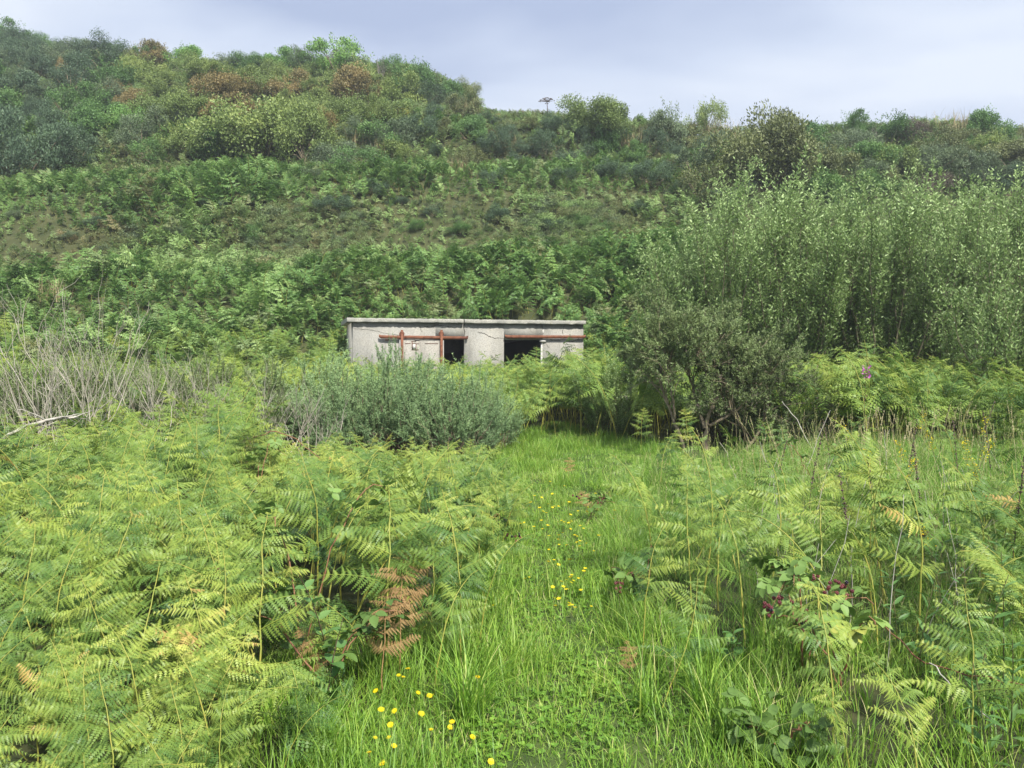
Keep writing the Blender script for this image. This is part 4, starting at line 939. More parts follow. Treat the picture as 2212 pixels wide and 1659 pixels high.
# ------------------------------------------------------------------ shrubs on the hill
def shrub_mesh(seed, kind):
    r = np.random.default_rng(seed); b, f = MB(), MB()
    nl = {'leafy': 15, 'cloud': 22, 'open': 13, 'dense': 17, 'round': 34}[kind]
    lob = []
    for i in range(nl):
        a = r.uniform(0, 6.28); el = math.asin(r.uniform(.0, 1)); q = r.uniform(.45, .95)
        c = np.array([math.cos(a) * math.cos(el), math.sin(a) * math.cos(el), math.sin(el) * .85 + .25]) * q; lob.append((c, r.uniform(.20, .42) * (.62 if kind == 'cloud' else .9)))
    P, D, N, T = [], [], [], []
    per = {'leafy': 700, 'cloud': 420, 'open': 420, 'dense': 560, 'round': 620}[kind]
    for c, rr in lob:
        n = per; v = nrm(r.normal(size=(n, 3))); v[:, 2] = np.where(r.random(n) < .55, np.abs(v[:, 2]), v[:, 2])
        rad = rr * (r.random(n) ** .45) * r.uniform(.85, 1.25, n)
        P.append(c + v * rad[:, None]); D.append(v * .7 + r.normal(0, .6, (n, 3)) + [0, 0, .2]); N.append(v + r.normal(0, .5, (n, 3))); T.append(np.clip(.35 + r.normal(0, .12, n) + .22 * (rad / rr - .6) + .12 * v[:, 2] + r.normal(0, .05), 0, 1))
    if kind in ('open', 'leafy'):
        m = 30
        for i in range(m):
            a = r.uniform(0, 6.28); el = r.uniform(.35, 1.4); d = np.array([math.cos(a) * math.cos(el), math.sin(a) * math.cos(el), math.sin(el)]); q = r.uniform(.85, 1.2)
            k = 22; s = r.uniform(.6, q, k); P.append(d * s[:, None] + r.normal(0, .035, (k, 3)) + [0, 0, .15]); D.append(d + r.normal(0, .5, (k, 3))); N.append(r.normal(size=(k, 3))); T.append(r.uniform(.4, .8, k))
    P = np.vstack(P); D = np.vstack(D); N = np.vstack(N); T = np.concatenate(T); k = P[:, 2] > -.05; P, D, N, T = P[k], D[k], N[k], T[k]; n = len(P)
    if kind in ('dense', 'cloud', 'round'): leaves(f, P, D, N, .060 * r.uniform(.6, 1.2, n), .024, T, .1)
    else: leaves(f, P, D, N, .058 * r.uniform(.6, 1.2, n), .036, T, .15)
    for i in range(16):
        c, rr = lob[i % nl]; q = np.linspace(0, 1, 5)[:, None]; C = np.array([r.normal(0, .05), r.normal(0, .05), -.1]) * (1 - q) + (c * r.uniform(.85, 1.2)) * q; C[1:-1] += r.normal(0, .03, (3, 3)); tube(b, C, np.linspace(.022, .005, 5), 4)
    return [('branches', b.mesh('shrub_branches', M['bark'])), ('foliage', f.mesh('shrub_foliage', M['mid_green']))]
SM = {k: [shrub_mesh(800 + 10 * i + j, k) for j in range(3)] for i, k in enumerate(('leafy', 'cloud', 'open', 'dense', 'round'))}
def bare_mesh(seed):
    r = np.random.default_rng(seed); b = MB()
    for i in range(9):
        a = r.uniform(0, 6.28); grow(b, (0, 0, -.1), (math.cos(a) * .6, math.sin(a) * .6, 1), .42, .022, 3, r, 4, .2, .08, (2, 3), (.3, .8), .68, .6, None, 4)
    return [('branches', b.mesh('bare_branches', M['greytwig']))]
BM = [bare_mesh(860 + j) for j in range(2)]
shr = np.random.default_rng(77); taken = []
def shrub(px, py, wpx, hpx, kind, mat, label, cat='bush', group=None, name=None, dz=-.12):
    x, y = at(px, py); z = Hf(x, y); w = wpx / F * y; h = hpx / F * y
    sq = shr.uniform(.78, 1.3)
    parts = (BM[int(shr.integers(2))] if kind == 'bare' else SM[kind][int(shr.integers(3))])
    e = place_parts(name or 'bush', parts, (x, y, z + dz), (shr.normal(0, .12), shr.normal(0, .12), shr.uniform(0, 6.28)), (w * .56 * sq, w * .56 / sq, h * .95), label, cat, group)
    if mat:
        for c in e.children:
            if c.name.startswith('foliage'): c.material_slots[0].link = 'OBJECT'; c.material_slots[0].material = M[mat]
    taken.append((px, py - hpx * .35, wpx, hpx)); return e
named = [
 (1270, 296, 165, 82, 'round', 'yellow_green', 'rounded pale green bush on the skyline, widest one above the end of the hut'),
 (1655, 418, 215, 165, 'round', 'olive', 'largest olive brown bush, round and dense, standing free on the upper slope'),
 (1515, 300, 72, 90, 'open', 'yellow_green', 'slender thin leaved bush sticking up from the skyline'),
 (1448, 318, 100, 88, 'leafy', 'grey_green', 'grey green bush joined to the slender skyline bush'),
 (1835, 292, 60, 52, 'open', 'mid_green', 'small tufted bush on the skyline above the willows'),
 (1742, 305, 62, 40, 'leafy', 'mid_green', 'low bright bush on the skyline beside the largest olive bush'),
 (2135, 292, 80, 42, 'dense', 'dark_gorse', 'dark wind swept bush on the flat ridge'),
 (1875, 330, 70, 75, 'bare', None, 'leafless grey bush with pale twigs on the upper slope'),
 (1955, 315, 85, 48, 'dense', 'purple_brown', 'low dark purplish bush under the ridge'),
 (1935, 395, 105, 85, 'leafy', 'yellow_green', 'pale green bush below the dark purplish one'),
 (2065, 385, 115, 62, 'cloud', 'dark_gorse', 'tiered dark green gorse below the bleached ridge grass'),
 (2195, 345, 60, 70, 'bare', None, 'dead leafless bush near the outer end of the ridge'),
 (1570, 445, 110, 45, 'dense', 'dark_gorse', 'flat dark gorse bush between the olive bush and the willow tips'),
 (1500, 395, 110, 80, 'open', 'grey_green', 'thin grey green bush beside the largest olive bush'),
 (1195, 300, 80, 50, 'dense', 'dark_gorse', 'dark gorse just below the round skyline bush'),
 (1090, 255, 90, 52, 'dense', 'mid_green', 'low dark bush on the falling skyline'),
 (1310, 320, 90, 45, 'dense', 'dark_gorse', 'dark bush under the round skyline bush'),
 (740, 168, 115, 80, 'open', 'bright_green', 'bright green bush, highest point of the middle skyline'),
 (830, 185, 80, 70, 'bare', None, 'grey leafless bush on the skyline next to the highest bright bush'),
 (890, 200, 90, 65, 'leafy', 'mid_green', 'dark leafy bush where the skyline starts to fall'),
 (950, 215, 85, 50, 'leafy', 'mid_green', 'leafy bush halfway down the falling skyline'),
 (640, 160, 90, 50, 'open', 'bright_green', 'light green bush on the middle skyline'),
 (545, 165, 90, 45, 'open', 'mid_green', 'small bush on the skyline above the brown bushes'),
 (420, 158, 100, 50, 'leafy', 'bright_green', 'bright bush on the skyline at the start of the wooded crest'),
 (865, 262, 52, 36, 'leafy', 'yellow_bush', 'small bright yellow bush on the upper slope'),
 (35, 100, 90, 55, 'open', 'mid_green', 'bush on the highest corner of the hill'),
 (45, 385, 210, 165, 'cloud', 'dark_gorse', 'largest dark blue green gorse, low on the outer slope'),
 (60, 235, 180, 85, 'cloud', 'dark_gorse', 'dark tiered gorse high on the outer slope'),
 (170, 205, 130, 75, 'dense', 'dark_gorse', 'dark gorse below the highest corner'),
 (150, 178, 38, 45, 'dense', 'autumn_brown', 'small dead brown patch of gorse'),
 (570, 345, 180, 120, 'leafy', 'yellow_green', 'large yellow green bush at the bottom edge of the wooded crest'),
 (665, 350, 140, 110, 'leafy', 'yellow_green', 'rounded bush with yellowing top beside the large yellow green one'),
 (480, 350, 120, 85, 'leafy', 'mid_green', 'dark leafy bush at the bottom edge of the wooded crest'),
 (485, 240, 130, 75, 'leafy', 'autumn_brown', 'rusty brown bush in the upper left of the crest'),
 (770, 235, 120, 85, 'leafy', 'autumn_brown', 'largest rusty orange bush near the middle skyline'),
 (640, 225, 100, 60, 'leafy', 'autumn_brown', 'brown tinged bush between the two rusty ones'),
 (700, 290, 90, 55, 'dense', 'autumn_brown', 'low brown bush above the rounded yellowing one'),
 (865, 330, 110, 60, 'dense', 'grey_green', 'low blue grey bush under the small yellow bush'),
 (800, 385, 120, 55, 'dense', 'mid_green', 'low dark bush under the dry grass clump'),
 (240, 290, 120, 60, 'leafy', 'mid_green', 'green bush beside the largest dark gorse'),
]
for (px, py, w, h, k, m, lab) in named:
    shrub(px, py, w, h, k, m, lab + ('' if k != 'bare' else ''), 'bush' if k not in ('cloud',) else 'gorse', None, 'bare_bush' if k == 'bare' else ('gorse_bush' if k == 'cloud' else 'bush'))
cnt = 0
kinds_seen = {}
desc = {('dark_gorse',): 'dark'}
def region(px, py):
    if px < 270: return ('dark_gorse', 'grey_green', 'mid_green'), (.5, .3, .2), 'dark bush on the shaded outer slope of the hill', 'dark bushes on the outer slope'
    if px < 900 and py < 300: return ('autumn_brown', 'yellow_green', 'mid_green', 'bright_green'), (.34, .30, .22, .14), 'leafy bush with green, yellow or rusty foliage on the wooded crest', 'leafy bushes on the wooded crest'
    if px < 900: return ('yellow_green', 'mid_green', 'grey_green'), (.45, .4, .15), 'green bush along the lower edge of the wooded crest', 'bushes along the lower edge of the crest'
    if px < 1500: return ('dark_gorse', 'grey_green', 'mid_green', 'olive'), (.45, .25, .15, .15), 'low dark bush dotted over the open middle slope', 'low bushes on the open middle slope'
    return ('mid_green', 'grey_green', 'olive', 'dark_gorse', 'purple_brown', 'yellow_green'), (.2, .25, .25, .12, .08, .1), 'scrubby olive bush crowded on the slope above the willows', 'scrubby bushes above the willows'
def skyl(px): return np.interp(px, SKY[:, 0], SKY[:, 1])
cand = [(shr.uniform(-60, 2270), shr.uniform(80, 470)) for _ in range(9000)]
pts = []
for (px, py) in cand:
    if cnt >= 205: break
    top = skyl(px)
    if py < top + 8: continue
    if px > 1100 and py < top + 34: continue
    low = np.interp(px, [-60, 130, 260, 300, 700, 900, 1000, 1450, 1560, 2270], [380, 380, 320, 345, 370, 330, 380, 420, 450, 440])
    if py > low + 60 * hash_noise(px, py, 90, 8): continue
    if 930 < px < 1480 and shr.random() < .45: continue
    dmin = np.interp(py, [100, 300, 450], [32, 48, 58]) * shr.uniform(.8, 1.1)
    if any(abs(px - q[0]) / 1.25 + abs(py - q[1]) < dmin for q in pts): continue
    if any(abs(px - q[0]) < q[2] * .36 and abs(py - q[3] * .25 - q[1]) < q[3] * .42 for q in taken[:len(named)]): continue
    mats, pr_, lab, grp = region(px, py); m = mats[int(shr.choice(len(mats), p=pr_))]
    n1 = hash_noise(px, py, 130, 3)
    if 270 < px < 900 and py < 300: m = 'autumn_brown' if n1 > .17 else ('yellow_green' if n1 > -.05 else m)
    k = 'dense' if m in ('dark_gorse', 'grey_green', 'purple_brown') else ('leafy' if shr.random() < .65 else 'open')
    w = np.interp(py, [100, 300, 450], [72, 90, 100]) * shr.uniform(.8, 1.35); 
    if 930 < px < 1480: w *= .72
    shrub(px, py, w, w * shr.uniform(.5, .72), k, m, lab, 'bush', grp); pts.append((px, py)); cnt += 1
for k in range(60):
    if cnt >= 232: break
    px, py = shr.uniform(0, 1450), shr.uniform(390, 520)
    if any(abs(px - t_[0]) + abs(py - t_[1]) < 70 for t_ in pts): continue
    w = shr.uniform(45, 90); m = ['grey_green', 'dark_gorse', 'mid_green'][int(shr.integers(3))]
    shrub(px, py, w, w * shr.uniform(.35, .5), 'dense', m, 'low bush standing alone in the hillside bracken below the crest', 'bush', 'lone low bushes in the hillside bracken'); pts.append((px, py)); cnt += 1
# skyline fringe
for px in np.arange(-40, 1120, 34):
    py = skyl(px) + 5 + shr.uniform(-2, 6); m = ['grey_green', 'mid_green', 'mid_green', 'olive'][int(shr.integers(4))]
    w = shr.uniform(48, 80); shrub(px + shr.uniform(-10, 10), py, w, w * shr.uniform(.45, .75), 'open' if shr.random() < .6 else 'dense', m, 'small thin bush breaking the skyline along the crest', 'bush', 'small bushes along the skyline')
for px in np.arange(1340, 2260, 60):
    py = skyl(px) + 8; w = shr.uniform(40, 75); shrub(px + shr.uniform(-15, 15), py, w, w * shr.uniform(.2, .4), 'dense', ['grey_green', 'dark_gorse', 'olive'][int(shr.integers(3))], 'low scrub bush breaking the flat ridge line', 'bush', 'low bushes along the flat ridge')
print('shrubs', cnt + len(named))
# dark umbel on the skyline
x, y = at(1180, 262); z = Hf(x, y); e = empty('seeding_umbel', (x, y, z + .15), 0, 'small dark flat topped seed head standing alone on the skyline', 'umbel plant')
mb = MB(); tube(mb, [(0, 0, -.2), (.04, 0, .5), (0, 0, .9)], [.025, .02, .015], 5); mb.obj('stem', M['darkstem'], e)
mb = MB(); r = np.random.default_rng(4)
for k in range(26):
    a = r.uniform(0, 6.28); q = math.sqrt(r.random()) * .4; q *= 1.1; tip = (q * math.cos(a), q * math.sin(a), 1.06 - q * q * .9); tube(mb, [(0, 0, .87), tip], [.012, .008], 3)
    ball(mb, tip, .04, n=6, m=4, sq=(1, 1, .6))
mb.obj('seed_head', M['seedhead'], e)

# ------------------------------------------------------------------ flowers and herbs
fr_ = np.random.default_rng(91)
def hawk_parts(seed, h, petals=20, R_=.0125, tilt=.3):
    r = np.random.default_rng(seed); s, f, ey = MB(), MB(), MB()
    q = np.linspace(0, 1, 6); C = np.stack([.06 * h * np.sin(q * 2), .04 * h * q ** 2, h * q], 1); tube(s, C, [.0015] * 6, 4)
    c = C[-1]; n = petals
    for lay, (rr, el) in enumerate(((R_, .12), (R_ * .8, .35), (R_ * .5, .6))):
        a = np.arange(n) / n * 6.283 + lay * .2; D = np.stack([np.cos(a), np.sin(a), np.full(n, el)], 1)
        leaves(f, np.repeat(c[None], n, 0) + D * .002, D, np.array([0, 0, 1.]) + 0 * D, rr * r.uniform(.9, 1.1, n), rr * .42, r.uniform(.3, .9, n), .04)
    ball(ey, c + [0, 0, .003], .0035, n=7, m=4, sq=(1, 1, .6)); ball(s, c - [0, 0, .004], .004, n=6, m=4)
    return [('stem', s.mesh('flower_stem', M['herb_stem'])), ('petals', f.mesh('flower_petals', M['yellow'])), ('flower_eye', ey.mesh('flower_eye', M['yellow_eye']))]
HK = [hawk_parts(930 + k, 1.0 if 0 else .22 + .04 * k) for k in range(4)]
spots = [(833, 1508), (852, 1476), (878, 1500), (851, 1495), (805, 1550), (838, 1572), (938, 1525), (905, 1520), (958, 1560), (970, 1580), (835, 1610), (820, 1645), (838, 1643), (1035, 1632), (1042, 1652), (885, 1545), (975, 1605), (870, 1480), (925, 1600), (842, 1590), (812, 1612), (900, 1640), (1012, 1480), (860, 1530), (780, 1590), (795, 1640)]
for k, (px, py) in enumerate(spots):
    v = int(fr_.integers(4)); Y = np.interp(py, [1476, 1655], [3.45, 2.62]); P = W3(px, py, Y); z0 = Hf(P[0], P[1]); h = P[2] - z0
    if h < .05: h = .12; 
    e = place_parts('yellow_flower', HK[v], (P[0], P[1], z0), (fr_.normal(.3, .25), fr_.normal(0, .25), fr_.uniform(-.7, .7)), (fr_.uniform(.6, 1.05),) * 2 + ( max(.5, h / (.22 + .04 * v)),), 'yellow hawkweed flower on a thin stem in the grass below the dead fern', 'flower', 'yellow hawkweed flowers at the bottom of the path')
    for c in e.children:
        pass
def butter(seed, h):
    r = np.random.default_rng(seed); s, f = MB(), MB(); tube(s, [(0, 0, 0), (.004, 0, h * .6), (0, 0, h)], [.001] * 3, 3)
    a = np.arange(6) / 6 * 6.283; D = np.stack([np.cos(a), np.sin(a), np.full(6, .5)], 1)
    leaves(f, np.repeat([[0, 0, h]], 6, 0), D, [[0, 0, 1.]] + 0 * D, .014, .013, r.uniform(.3, .9, 6), -.05)
    return [('stem', s.mesh('small_stem', M['herb_stem'])), ('petals', f.mesh('small_petals', M['yellow']))]
BT = [butter(950 + k, .09 + .03 * k) for k in range(3)]
for k in range(95):
    if k < 80: px = fr_.normal(1222, 52) + (fr_.random() < .25) * fr_.uniform(-60, 30); py = fr_.uniform(1095, 1345)
    else: px, py = fr_.uniform(1150, 1420), fr_.uniform(1020, 1110)
    x, y = at(px, py + 20); e = place_parts('small_yellow_flower', BT[k % 3], (x, y, Hf(x, y)), (fr_.normal(0, .2), fr_.normal(0, .2), fr_.uniform(0, 6)), fr_.uniform(.7, 1.2) * np.interp(y, [4, 8], [1.0, 1.35]), 'small yellow flower dotted through the short grass of the path', 'flower', 'small yellow flowers along the path')

def toothed_leaf(mb, P, D, N, L, W, K=6, tint=.5, fold=.12):
    D = nrm(D); S = nrm(np.cross(D, N)); N = np.cross(S, D); s = np.linspace(0, 1, K + 1)
    sp = P + D * (L * s)[:, None] - N * (.18 * L * s ** 2)[:, None]
    wid = W * .5 * np.sin(np.pi * np.clip(s * .93 + .07, 0, 1) ** .8) ; wid[-1] = 0; wid[0] *= .4
    V = [sp]; F3 = []; 
    edge = []
    for sg in (1, -1):
        e = sp + S * (sg * wid)[:, None] + N * (wid * fold * 2)[:, None] + D * (L * .06); e[-1] = sp[-1]; edge.append(e)
    V = np.vstack([sp] + edge); n = K + 1
    i = np.arange(K)
    F4 = np.concatenate([np.stack([i, i + 1, n + i + 1, n + i], 1), np.stack([i, 2 * n + i, 2 * n + i + 1, i + 1], 1)])
    mb.add(V, F4, tint)
    for sg, off in ((1, n), (-1, 2 * n)):   # teeth
        a, b = V[off:off + K], V[off + 1:off + n]; tp = (a * .35 + b * .65) + S * sg * W * .055 + D * L * .02
        T = np.stack([a, b, tp], 1).reshape(-1, 3); mb.add(T, np.arange(len(T)).reshape(-1, 3), tint + .05)

def berry_cluster(r, n, R_=.010):
    out = []
    for k in range(n):
        mb = MB(); c = r.normal(0, .022, 3); m = 16
        for j in range(m):
            ph = math.acos(1 - 2 * (j + .5) / m); th = j * 2.4
            ball(mb, c + np.array([math.sin(ph) * math.cos(th), math.sin(ph) * math.sin(th), math.cos(ph)]) * R_ * .72, R_ * .36, n=5, m=4)
        out.append(mb)
    return out
def bramble(px, py, Y, size, nleaf, label, seed, clusters=(), tint=.5, name='bramble'):
    nleaf = int(nleaf * 1.5)
    r = np.random.default_rng(seed); x, y = (px - CX) / F * Y, Y; z = Hf(x, y); e = empty(name, (x, y, z), 0, label, 'bramble')
    ncane = 3
    mb = MB(); nodes = []
    for c in range(ncane):
        a = r.uniform(0, 6.28); q = np.linspace(0, 1, 12); d = np.array([math.cos(a), math.sin(a) * .6, 0]); h = size * r.uniform(.55, 1.0)
        C = d * (q ** 1.1 * size * .7)[:, None] + np.array([0, 0, 1.]) * (h * np.sin(q * np.pi * .62))[:, None]; C[1:] += r.normal(0, .008, (11, 3)); tube(mb, C, np.linspace(.005, .0025, 12), 5)
        nodes.append(C)
    mb.obj('cane', M['cane'], e)
    kinds = []
    for v in range(3):
        lm = MB(); n3 = 3 if v else 5; L = .062
        for j in range(n3):
            a = (j - (n3 - 1) / 2) * (1.15 if n3 == 3 else .75); D = np.array([math.cos(a), math.sin(a), -.1 + r.normal(0, .1)])
            toothed_leaf(lm, np.array([.03, 0, 0.]) + D * .008, D, np.array([0, 0, 1.]) + r.normal(0, .15, 3), L * (1 if j == (n3 - 1) // 2 else .85), L * .60, 9, tint + r.normal(0, .08))
        tube(lm, [(0, 0, 0), (.015, 0, .003), (.03, 0, 0)], [.0013] * 3, 3, tint)
        kinds.append(lm.mesh('bramble_leaf', M['bramble']))
    for k in range(nleaf):
        C = nodes[k % ncane]; i = int(r.integers(3, 12)); p = C[i] + r.normal(0, .04, 3) + [0, 0, .02]; o = bpy.data.objects.new('leaf', kinds[k % 3]); COL.objects.link(o); o.parent = e
        o.location = p; o.rotation_euler = (r.normal(0, .35), r.normal(.1, .4), r.uniform(0, 6.28)); o.scale = (r.uniform(.8, 1.35),) * 3
    for (cx, cy, cY, nb, ripe) in clusters:
        P = np.array(W3(cx, cy, cY)) - [x, y, z]
        st = MB(); i = int(np.argmin([np.linalg.norm(c[-1] - P) for c in nodes])); tube(st, [nodes[i][8], (nodes[i][8] + P) / 2 + [0, 0, .03], P], [.002] * 3, 3); st.obj('fruit_stalk', M['cane'], e)
        for j, b in enumerate(berry_cluster(r, nb)):
            o = b.obj('berry', M['berry'] if j < ripe else M['berry_red'], e, smooth=True); o.location = P
    return e
bramble(1745, 1400, 3.75, .62, 26, 'bramble with pale leaves and the largest cluster of ripening blackberries', 20, [(1672, 1318, 3.5, 9, 1), (1742, 1332, 3.5, 8, 1), (1690, 1290, 3.6, 6, 0), (1760, 1245, 3.8, 8, 0), (1830, 1262, 3.8, 9, 1), (1805, 1280, 3.8, 5, 0), (1700, 1215, 4.2, 5, 0)], .62)
bramble(1830, 1420, 3.55, .50, 14, 'bramble with yellowing leaves right behind the tall yellow stemmed fern', 21, [], .85)
bramble(1385, 1330, 4.7, .36, 12, 'low bramble with dark red berries at the edge of the path', 22, [(1345, 1262, 4.6, 8, 0), (1375, 1240, 4.7, 7, 1), (1395, 1252, 4.6, 6, 0)], .4)
bramble(1075, 1235, 5.9, .50, 16, 'bluish leaved bramble beside the path with a few black berries', 23, [(1120, 1160, 6.0, 6, 3), (1090, 1150, 6.0, 5, 0)], .3)
bramble(650, 1330, 3.9, .95, 26, 'pale leaved bramble climbing through the middle of the fern bank', 24, [], .66)
bramble(690, 1480, 3.4, .62, 18, 'dark leaved bramble half hidden in front of the dead fern', 25, [], .25)
bramble(1700, 1650, 2.95, .20, 14, 'low dark bramble with reddened leaves at the foot of the tall yellow stemmed fern', 26, [], .25)
bramble(1990, 1240, 5.6, .62, 20, 'bramble among the meadow herbs with dark berries', 27, [(2010, 1160, 5.6, 8, 3), (1975, 1185, 5.6, 6, 2)], .55)
bramble(1770, 1085, 8.0, .62, 16, 'straggling bramble with brown fruit at the back of the meadow', 28, [(1760, 1035, 8.0, 8, 3), (1790, 1042, 8.0, 8, 3), (1730, 1030, 8.0, 6, 0)], .55)
bramble(1270, 1120, 7.3, .36, 10, 'small bramble growing around the withered fern on the path', 29, [(1250, 1075, 7.3, 5, 1), (1300, 1082, 7.3, 5, 0)], .5)
bramble(545, 1120, 6.8, 1.05, 14, 'bramble with dark berries poking above the yellow green ferns', 30, [(430, 1035, 6.6, 5, 2), (705, 1060, 6.4, 5, 3)], .5)

def herb(px, py, Y, h, pairs, L, W, label, seed, tint=.5, stem='herb_stem', top=None, name='herb', cat='herb', lean=.1, mat='herb', up=.35, one=False):
    r = np.random.default_rng(seed); x, y = (px - CX) / F * Y, Y; z = Hf(x, y); e = empty(name, (x, y, z), r.uniform(0, 6.28), label, cat)
    q = np.linspace(0, 1, 9); C = np.stack([lean * h * q ** 2, r.normal(0, .05) * h * q, h * q], 1); s = MB(); tube(s, C, np.linspace(.0035, .0015, 9), 5); s.obj('stem', M[stem], e)
    lm = MB(); toothed_leaf(lm, np.array([.004, 0, 0.]), np.array([1, 0, .12]), np.array([0, 0, 1.]), 1.0, W / L, 8, tint); me = lm.mesh('herb_leaf', M[mat])
    for k in range(pairs):
        t = (k + .6) / (pairs + .4); P = np.array([np.interp(t, q, C[:, j]) for j in range(3)])
        for sgn in ((0,) if one else (0, math.pi)):
            o = bpy.data.objects.new('leaf', me); COL.objects.link(o); o.parent = e; o.location = P; ln = L * (1 - .55 * t) * r.uniform(.8, 1.15)
            o.rotation_euler = (r.normal(0, .3), -up + r.normal(0, .2), k * 1.57 + sgn + r.normal(0, .15)); o.scale = (ln,) * 3
    if top == 'purple':
        f = MB(); m = 26; t = r.uniform(.80, .93, m); P = np.stack([np.interp(t, q, C[:, j]) for j in range(3)], 1); a = r.uniform(0, 6.28, m); D = np.stack([np.cos(a), np.sin(a), r.normal(0, .3, m)], 1)
        leaves(f, P + D * .03, D, r.normal(size=(m, 3)), .035, .03, r.random(m)); f.obj('blossom', M['magenta'], e)
        f = MB(); m = 40; t = r.uniform(.5, 1.0, m); P = np.stack([np.interp(t, q, C[:, j]) for j in range(3)], 1); a = r.uniform(0, 6.28, m)
        for i in range(m): tube(f, [P[i], P[i] + np.array([math.cos(a[i]) * .05, math.sin(a[i]) * .05, .035])], [.0022, .001], 3)
        f.obj('seed_pods', M['pod'], e)
    if top == 'yellow':
        f = MB(); m = 46; t = r.uniform(.78, 1.0, m); P = np.stack([np.interp(t, q, C[:, j]) for j in range(3)], 1); a = r.uniform(0, 6.28, m); D = np.stack([np.cos(a), np.sin(a), r.uniform(.2, .8, m)], 1)
        leaves(f, P + D * r.uniform(.004, .03, (m, 1)), D, r.normal(size=(m, 3)) * .4 + [0, 0, 1], .014, .012, r.random(m)); f.obj('blossom', M['yellow'], e)
    if top == 'seed':
        f = MB(); m = 60; t = r.uniform(.45, 1.0, m); P = np.stack([np.interp(t, q, C[:, j]) for j in range(3)], 1) + r.normal(0, .004, (m, 3))
        for i in range(m): ball(f, P[i], .0058, n=5, m=4)
        f.obj('seed_head', M['seedhead'], e)
    return e
herb(1868, 1010, 10.6, 1.5, 10, .15, .025, 'tall fireweed with a purple flower spike standing before the bright fern bank', 41, .6, 'darkstem', 'purple', 'fireweed', 'fireweed', .02)
herb(1592, 1490, 3.75, .24, 4, .11, .07, 'young nettle with broad toothed leaves between two golden stemmed ferns', 42, .35, name='nettle', cat='nettle')
herb(705, 1430, 3.5, .62, 7, .12, .075, 'nettle with pale toothed leaves leaning out of the ferns by the dead fern', 43, .6, 'darkstem', None, 'nettle', 'nettle', .3)
herb(700, 1500, 3.3, .42, 6, .11, .07, 'lower nettle with dark leaves beneath the leaning pale nettle', 44, .3, 'darkstem', None, 'nettle', 'nettle', .2)
herb(975, 1150, 6.2, .85, 8, .07, .04, 'brown seeding mint stalk standing above the ferns at the path side', 45, .4, 'darkstem', 'seed', 'seeding_herb', 'herb', .03)
herb(958, 1110, 7.2, .85, 6, .07, .04, 'second seeding stalk just behind the brown mint stalk', 46, .4, 'darkstem', 'seed', 'seeding_herb', 'herb', .03)
k = 0
for (px, py, Y, h, lab) in [(2060, 1420, 3.5, .62, 'leafy herb with long lance leaves under the yellow spike'), (2130, 1460, 3.3, .66, 'leafy herb next to the bare bramble cane'), (2185, 1400, 3.5, .72, 'tall leafy herb at the outer edge above the bramble cane'), (2000, 1380, 3.8, .55, 'low leafy herb behind the arching corner fern'),
                            (2100, 1340, 4.1, .60, 'lance leaved herb behind the yellow spike'), (2170, 1330, 4.4, .72, 'lance leaved herb at the outer edge of the meadow'), (1940, 1300, 4.6, .6, 'lance leaved herb near the blackberries'), (2040, 1290, 4.9, .62, 'herb with narrow leaves behind the leafy ones'),
                            (2150, 1560, 2.9, .40, 'short herb in the bottom corner below the bare cane'), (2200, 1500, 3.0, .5, 'broad leaved herb cut off by the outer edge of the view'), (1950, 1360, 4.0, .45, 'small herb touching the arching fern'), (2120, 1250, 5.4, .7, 'herb rising beside the leaning yellow spike')]:
    herb(px, py, Y, h, 9, .135, .032, lab, 50 + k, .5, 'herb_stem', None, 'leafy_herb', 'herb', .15); k += 1
k = 0
for (px, py, Y, h) in [(2050, 1345, 4.3, .62), (1905, 1190, 5.9, .80), (1940, 1200, 6.0, .75), (1985, 1190, 6.4, .80), (2090, 1190, 6.2, .85), (2110, 1200, 6.1, .85), (2180, 1160, 6.4, .95), (2195, 1200, 5.6, .85), (1870, 1130, 7.2, .85), (1966, 1030, 9.5, .8), (2115, 1110, 7.6, .95), (2050, 1150, 6.8, .85), (1910, 1290, 5.0, .6), (2150, 1240, 5.3, .82)]:
    herb(px, py, Y, h, 6, .055, .022, 'slender yellow flower spike rising from the meadow grass' , 70 + k, .5, 'herb_stem', 'yellow', 'yellow_flower_spike', 'flower spike', .22)
    COL.objects[-1]; k += 1
for o in COL.objects:
    if o.name.startswith('yellow_flower_spike'): o['group'] = 'yellow flower spikes in the meadow'
k = 0
for (px, py, Y, h) in [(1850, 1330, 4.6, .85), (1905, 1250, 5.3, .9), (2010, 1260, 5.2, .95), (1750, 1160, 6.6, .9), (2080, 1130, 7, .95), (2150, 1100, 7.4, 1.0), (1960, 1100, 7.6, .9), (2190, 1290, 4.7, 1.0), (1680, 1120, 7.2, .75), (1800, 1060, 8.6, .8), (2030, 1060, 8.8, .95), (2120, 1040, 9, 1.0)]:
    herb(px, py, Y, h, 3, .045, .018, 'brown seeding stalk with small burrs among the meadow grass', 90 + k, .4, 'darkstem', 'seed', 'seeding_stalk', 'seed stalk', .12); k += 1
for o in COL.objects:
    if o.name.startswith('seeding_stalk'): o['group'] = 'seeding stalks in the meadow'

